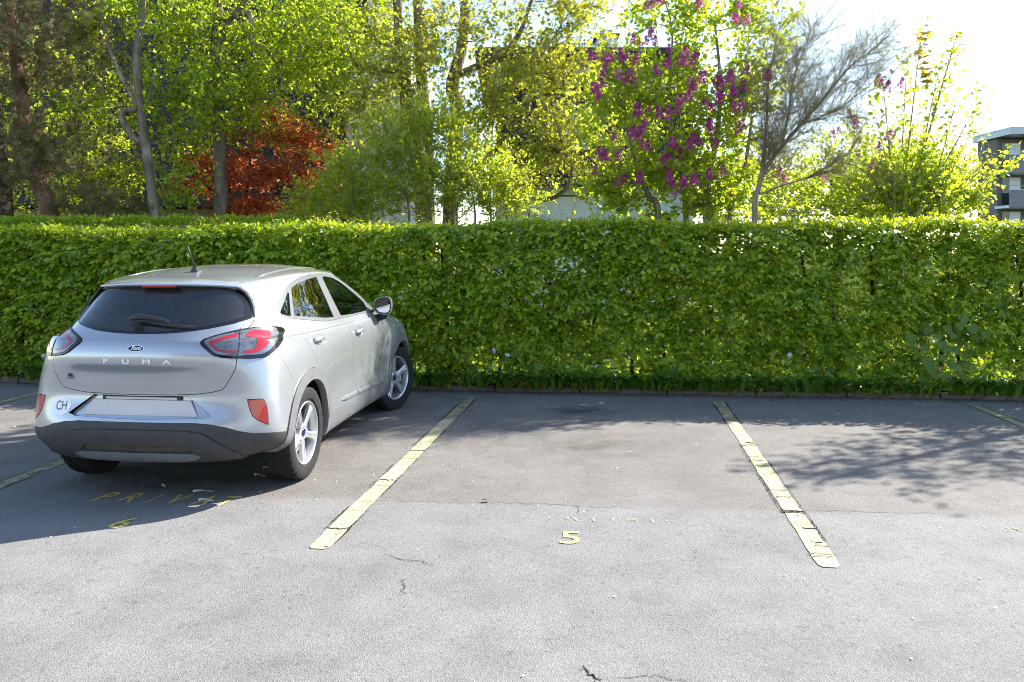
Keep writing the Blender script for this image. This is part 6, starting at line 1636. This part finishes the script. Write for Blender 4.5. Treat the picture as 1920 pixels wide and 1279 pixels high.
# arching blade-leaved clumps
def blade(L, W, r):
    n = 6; V = []; 
    for i in range(n+1):
        t = i/n; w = W*math.sin(math.pi*min(1, .12 + t*.88))**.8*.5 if t < 1 else 0
        h = L*(t*.95 - .55*t*t*t); o = L*(.25*t + .55*t*t)
        V += [(o, -w, h), (o, 0, h - w*.25), (o, w, h)]
    F = []
    for i in range(n):
        for k in (0, 1): F += [(3*i+k, 3*i+k+1, 3*i+3+k+1), (3*i+k, 3*i+3+k+1, 3*i+3+k)]
    return np.array(V), np.array(F)
clumps = []
for q in range(6):
    rr = R0_(300 + q); b = 0; me_parts = []
    Vs, Fs, Rs = [], [], []
    for k in range(rr.integers(9, 14)):
        V, F = blade(rr.uniform(.16, .28), rr.uniform(.030, .046), rr); a = -math.pi/2 + rr.normal(0, 1.3); c, s = math.cos(a), math.sin(a)
        W = np.stack([V[:, 0]*c - V[:, 1]*s + rr.normal(0, .03), V[:, 0]*s + V[:, 1]*c + rr.normal(0, .03), V[:, 2]], 1)
        Vs.append(W); Fs.append(F + b); Rs.append(np.full(len(V), rr.random())); b += len(V)
    me = fast_mesh('blade_clump', np.concatenate(Vs), np.concatenate(Fs), True, {'rnd': np.concatenate(Rs)}); me.materials.append(L_DARK); clumps.append(me)
CX = list(np.linspace(-6.1, -4.3, 14)) + list(np.linspace(-1.15, .2, 8)) + list(np.linspace(.35, 2.0, 16)) + list(np.linspace(2.1, 5.9, 24))
M_WFL = simple('white petal', (.80, .80, .76), .6)
fl = MB()
for k in range(6):
    a = k*1.047; fl.add([(0, 0, 0), (.012*math.cos(a-.35), .012*math.sin(a-.35), .004), (.021*math.cos(a), .021*math.sin(a), .002), (.012*math.cos(a+.35), .012*math.sin(a+.35), .004)], [(0, 1, 2, 3)])
flm = fl.mesh('white_flower'); flm.materials.append(M_WFL)
stm = MB().tube([(0, 0, 0), (.01, 0, .10), (.015, 0, .19)], .003, 5).mesh('flower_stalk'); stm.materials.append(L_DARK)
for k, x in enumerate(CX):
    x = x + r.normal(0, .05); y = kerb_y(x) - .01 + abs(r.normal(0, .03))
    o = obj('blade_plant', clumps[k % 6], None, None, (x, y, .05), (0, 0, r.normal(0, .35))); o.scale = (r.uniform(1.15, 1.8),)*3
    tag(o, 'clump of arching dark green blade leaves at the kerb under the hedge', 'plant', 'blade-leaved clumps along the kerb')
    if r.random() < .16:
        for q in range(1):
            st = obj('flower_stalk', stm, None, o, (r.normal(0, .05), r.normal(0, .05), 0), (r.normal(0, .2), r.normal(0, .2), 0)); st.scale = (1, 1, r.uniform(.9, 1.5))
            for w in range(2): obj('white_flower', flm, None, st, (.015 + r.normal(0, .01), r.normal(0, .01), .19), (r.uniform(.3, 1.3), r.normal(0, .5), r.random()*6))
# broad-leaved sapling growing through the hedge at the right
sap = empty('linden_sapling', (4.55, float(hfront(4.55)) - .05, .1)); tag(sap, 'sapling with broad pale heart-shaped leaves poking out of the hedge', 'sapling')
S = Skeleton(r, .1, -.1); S.limb([(4.55, hfront(4.55), .08, .010), (4.6, hfront(4.6) - .06, .45, .008), (4.62, hfront(4.6) - .12, .85, .005), (4.60, hfront(4.6) - .10, 1.05, .003)], n=5)
SP = [(1712,628),(1735,645),(1722,660),(1748,655),(1765,640),(1778,650),(1790,650),(1800,640),(1810,660),(1820,655),(1775,610),(1800,605),(1790,625),(1820,610),(1805,590),(1740,610),(1755,625),(1740,672),(1765,665),(1780,678),(1795,682),(1810,680),(1745,685),(1722,690),(1735,706),(1752,695),(1770,700),(1785,705),(1812,705),(1800,695),(1830,625),(1845,620),(1712,650),(1728,635)]
A = []
for px, py in SP:
    d = float(hfront((px-960)/1500*9.1)) - .12 + r.normal(0, .05); v = at(px, py, d); A.append((v.x, v.y, v.z))
A = np.array(A); S.grow(A, .12, tip=.002)
me = S.mesh('stem', 5); me.transform(Matrix.Translation(-sap.location)); obj('stem', me, B_DARK, sap)
hv = [(0, 0, 0), (-.10, -.28, 0), (.08, -.48, .02), (.38, -.50, .03), (.66, -.34, 0), (1.0, 0, -.10), (.66, .34, 0), (.38, .50, .03), (.08, .48, .02), (-.10, .28, 0), (.42, 0, -.04)]
def big_leaf(V, F, material, parent, pos, ax, nz, s, rnd):
    me = fast_mesh('leaf', np.array(V, float), np.array(F), False, {'rnd': np.full(len(V), rnd)}); me.materials.append(material)
    ax = Vector(ax).normalized(); nz = Vector(nz); nz = (nz - ax*nz.dot(ax)).normalized(); M = Matrix((ax, nz.cross(ax), nz)).transposed().to_4x4() @ Matrix.Scale(s, 4); M.translation = Vector(pos) - parent.location
    o = obj('leaf', me, None, parent); o.matrix_local = M; return o
hf = [(10, k, (k+1) % 10) for k in range(10)]
for p in A: big_leaf(hv, hf, L_LINDEN, sap, p, (r.normal(0, .35), -.25 + r.normal(0, .2), -.9), (r.normal(0, .35), -1, .35 + r.normal(0, .2)), r.uniform(.085, .125), r.random())
# maple seedlings
for (px, py, n, lab, sp) in ((1000, 680, 3, 'single maple seedling with bright lobed leaves low in the hedge', 14), (1560, 690, 5, 'yellowish maple seedling at the hedge foot near the sapling', 28), (1275, 702, 4, 'dull maple seedling among the blade leaves', 22), (1890, 520, 4, 'bluish maple shoot high in the hedge at the right edge', 18)):
    x0 = (px-960)/1500*9.2; d = float(hfront(x0)) - .10; v = at(px, py, d); e = empty('maple_seedling', (v.x, v.y + .1, .07)); tag(e, lab, 'seedling')
    mv, mf = leaf_maple(1)
    pts = []
    for k in range(n):
        q = at(px + r.normal(0, sp), py + r.normal(0, sp*.35), d + r.normal(0, .03)); pts.append(q)
        big_leaf(mv, mf, L_LINDEN, e, q, (r.normal(0, .8), -.5, -.5), (r.normal(0, .3), -.8, .7), r.uniform(.09, .13) if n < 4 else r.uniform(.075, .11), r.uniform(.3, 1))
    b = MB()
    for q in pts: b.tube([(0, 0, 0), Vector((0, .02, (q.z-.07)*.6)), q - e.location], [.004, .003, .002], 5)
    b.build('stem', B_DARK, e)
# fallen petals and bits
n = 520
px = r.uniform(-6, 6, n); py = np.where(r.random(n) < .55, kerb_y(px) - np.abs(r.normal(0, .5, n)) - .03, r.uniform(2.2, 9.2, n))
px2 = r.uniform(1.5, 6, 200); px = np.concatenate([px, px2]); py = np.concatenate([py, kerb_y(px2) - np.abs(r.normal(0, .25, 200)) - .02]); n = len(px)
P = np.stack([px, py, np.full(n, .006)], 1); a = r.uniform(0, 6.28, n)
pet = leaf_object('fallen_petals', [scatter(leaf_small(1, .6), P, np.stack([np.cos(a), np.sin(a), r.normal(0, .1, n)], 1), np.stack([r.normal(0, .2, n), r.normal(0, .2, n), np.ones(n)], 1), .016*r.uniform(.5, 1.5, n), r.random(n))], leaf_material('petal', (.62, .58, .54), (.80, .78, .74), (.6, .56, .5), (.7, .68, .66), .2, .25), None)
tag(pet, 'white petals scattered over the asphalt', 'petals', kind='stuff')
n = 1500; px = r.uniform(-6.5, 6.5, n); py = kerb_y(px) - np.abs(r.normal(0, .05, n)) + .0; P = np.stack([px, py, np.full(n, .008)], 1); a = r.uniform(0, 6.28, n)
lit = leaf_object('leaf_litter', [scatter(leaf_small(1, .55), P, np.stack([np.cos(a), np.sin(a), r.normal(0, .25, n)], 1), np.stack([r.normal(0, .4, n), r.normal(0, .4, n), np.ones(n)], 1), .022*r.uniform(.5, 1.4, n), r.random(n))], leaf_material('dry leaf', (.12, .05, .025), (.28, .16, .09), (.1, .05, .02), (.2, .1, .05), .2, .15), None)
tag(lit, 'brown leaf litter gathered along the kerb', 'leaf litter', kind='stuff')
M_SCRAP = mottled('pale scrap', 30, [(.3, (.60, .56, .48)), (.7, (.76, .73, .66))], rough=.8)
for (px, py, L, W, lab) in ((382, 923, .14, .026, 'long white scrap lying above the painted word behind the car'), (387, 940, .10, .030, 'torn white scrap lying on the painted letter A'), (307, 913, .035, .016, 'tiny white scrap under the car bumper'), (488, 893, .09, .03, 'white scrap just behind the near rear tyre'), (500, 879, .05, .015, 'small white splinter beside the near rear tyre')):
    x, y = gnd(px, py); rr = R0_(px); K = 9; V = []
    for i in range(K+1):
        t = i/K; w = W*(.25 + .75*math.sin(math.pi*t)**.6)*rr.uniform(.6, 1.2)/2
        V += [(L*(t-.5), -w, .004 + .006*math.sin(5*t)), (L*(t-.5), w, .006 + .008*math.sin(4*t+1))]
    me = mesh_from('scrap', V + [(a_, b_, c_ + .004) for a_, b_, c_ in V], [(2*i, 2*i+2, 2*i+3, 2*i+1) for i in range(K)] + [(2*K+2+2*i+1, 2*K+2+2*i+3, 2*K+2+2*i+2, 2*K+2+2*i) for i in range(K)])
    o = obj('scrap', me, M_SCRAP, None, (x, y, .002), (0, 0, rr.normal(.1, .25))); tag(o, lab, 'scrap')
for (px, py, lab) in ((902, 942, 'dark bit of bark lying on the asphalt joint'), (1460, 749, 'orange dry leaf near the kerb beside the bay line')):
    x, y = gnd(px, py); V, F = leaf_oval(.09, .03); o = obj('dry_leaf', mesh_from('dry_leaf', list(V + [0, 0, .012]) + list(V + [0, 0, .009]), [tuple(f) for f in F] + [tuple(f[::-1] + 8) for f in F]), simple('dry leaf brown', (.14, .06, .025), .8), None, (x, y, .006), (0, 0, .1)); tag(o, lab, 'leaf')
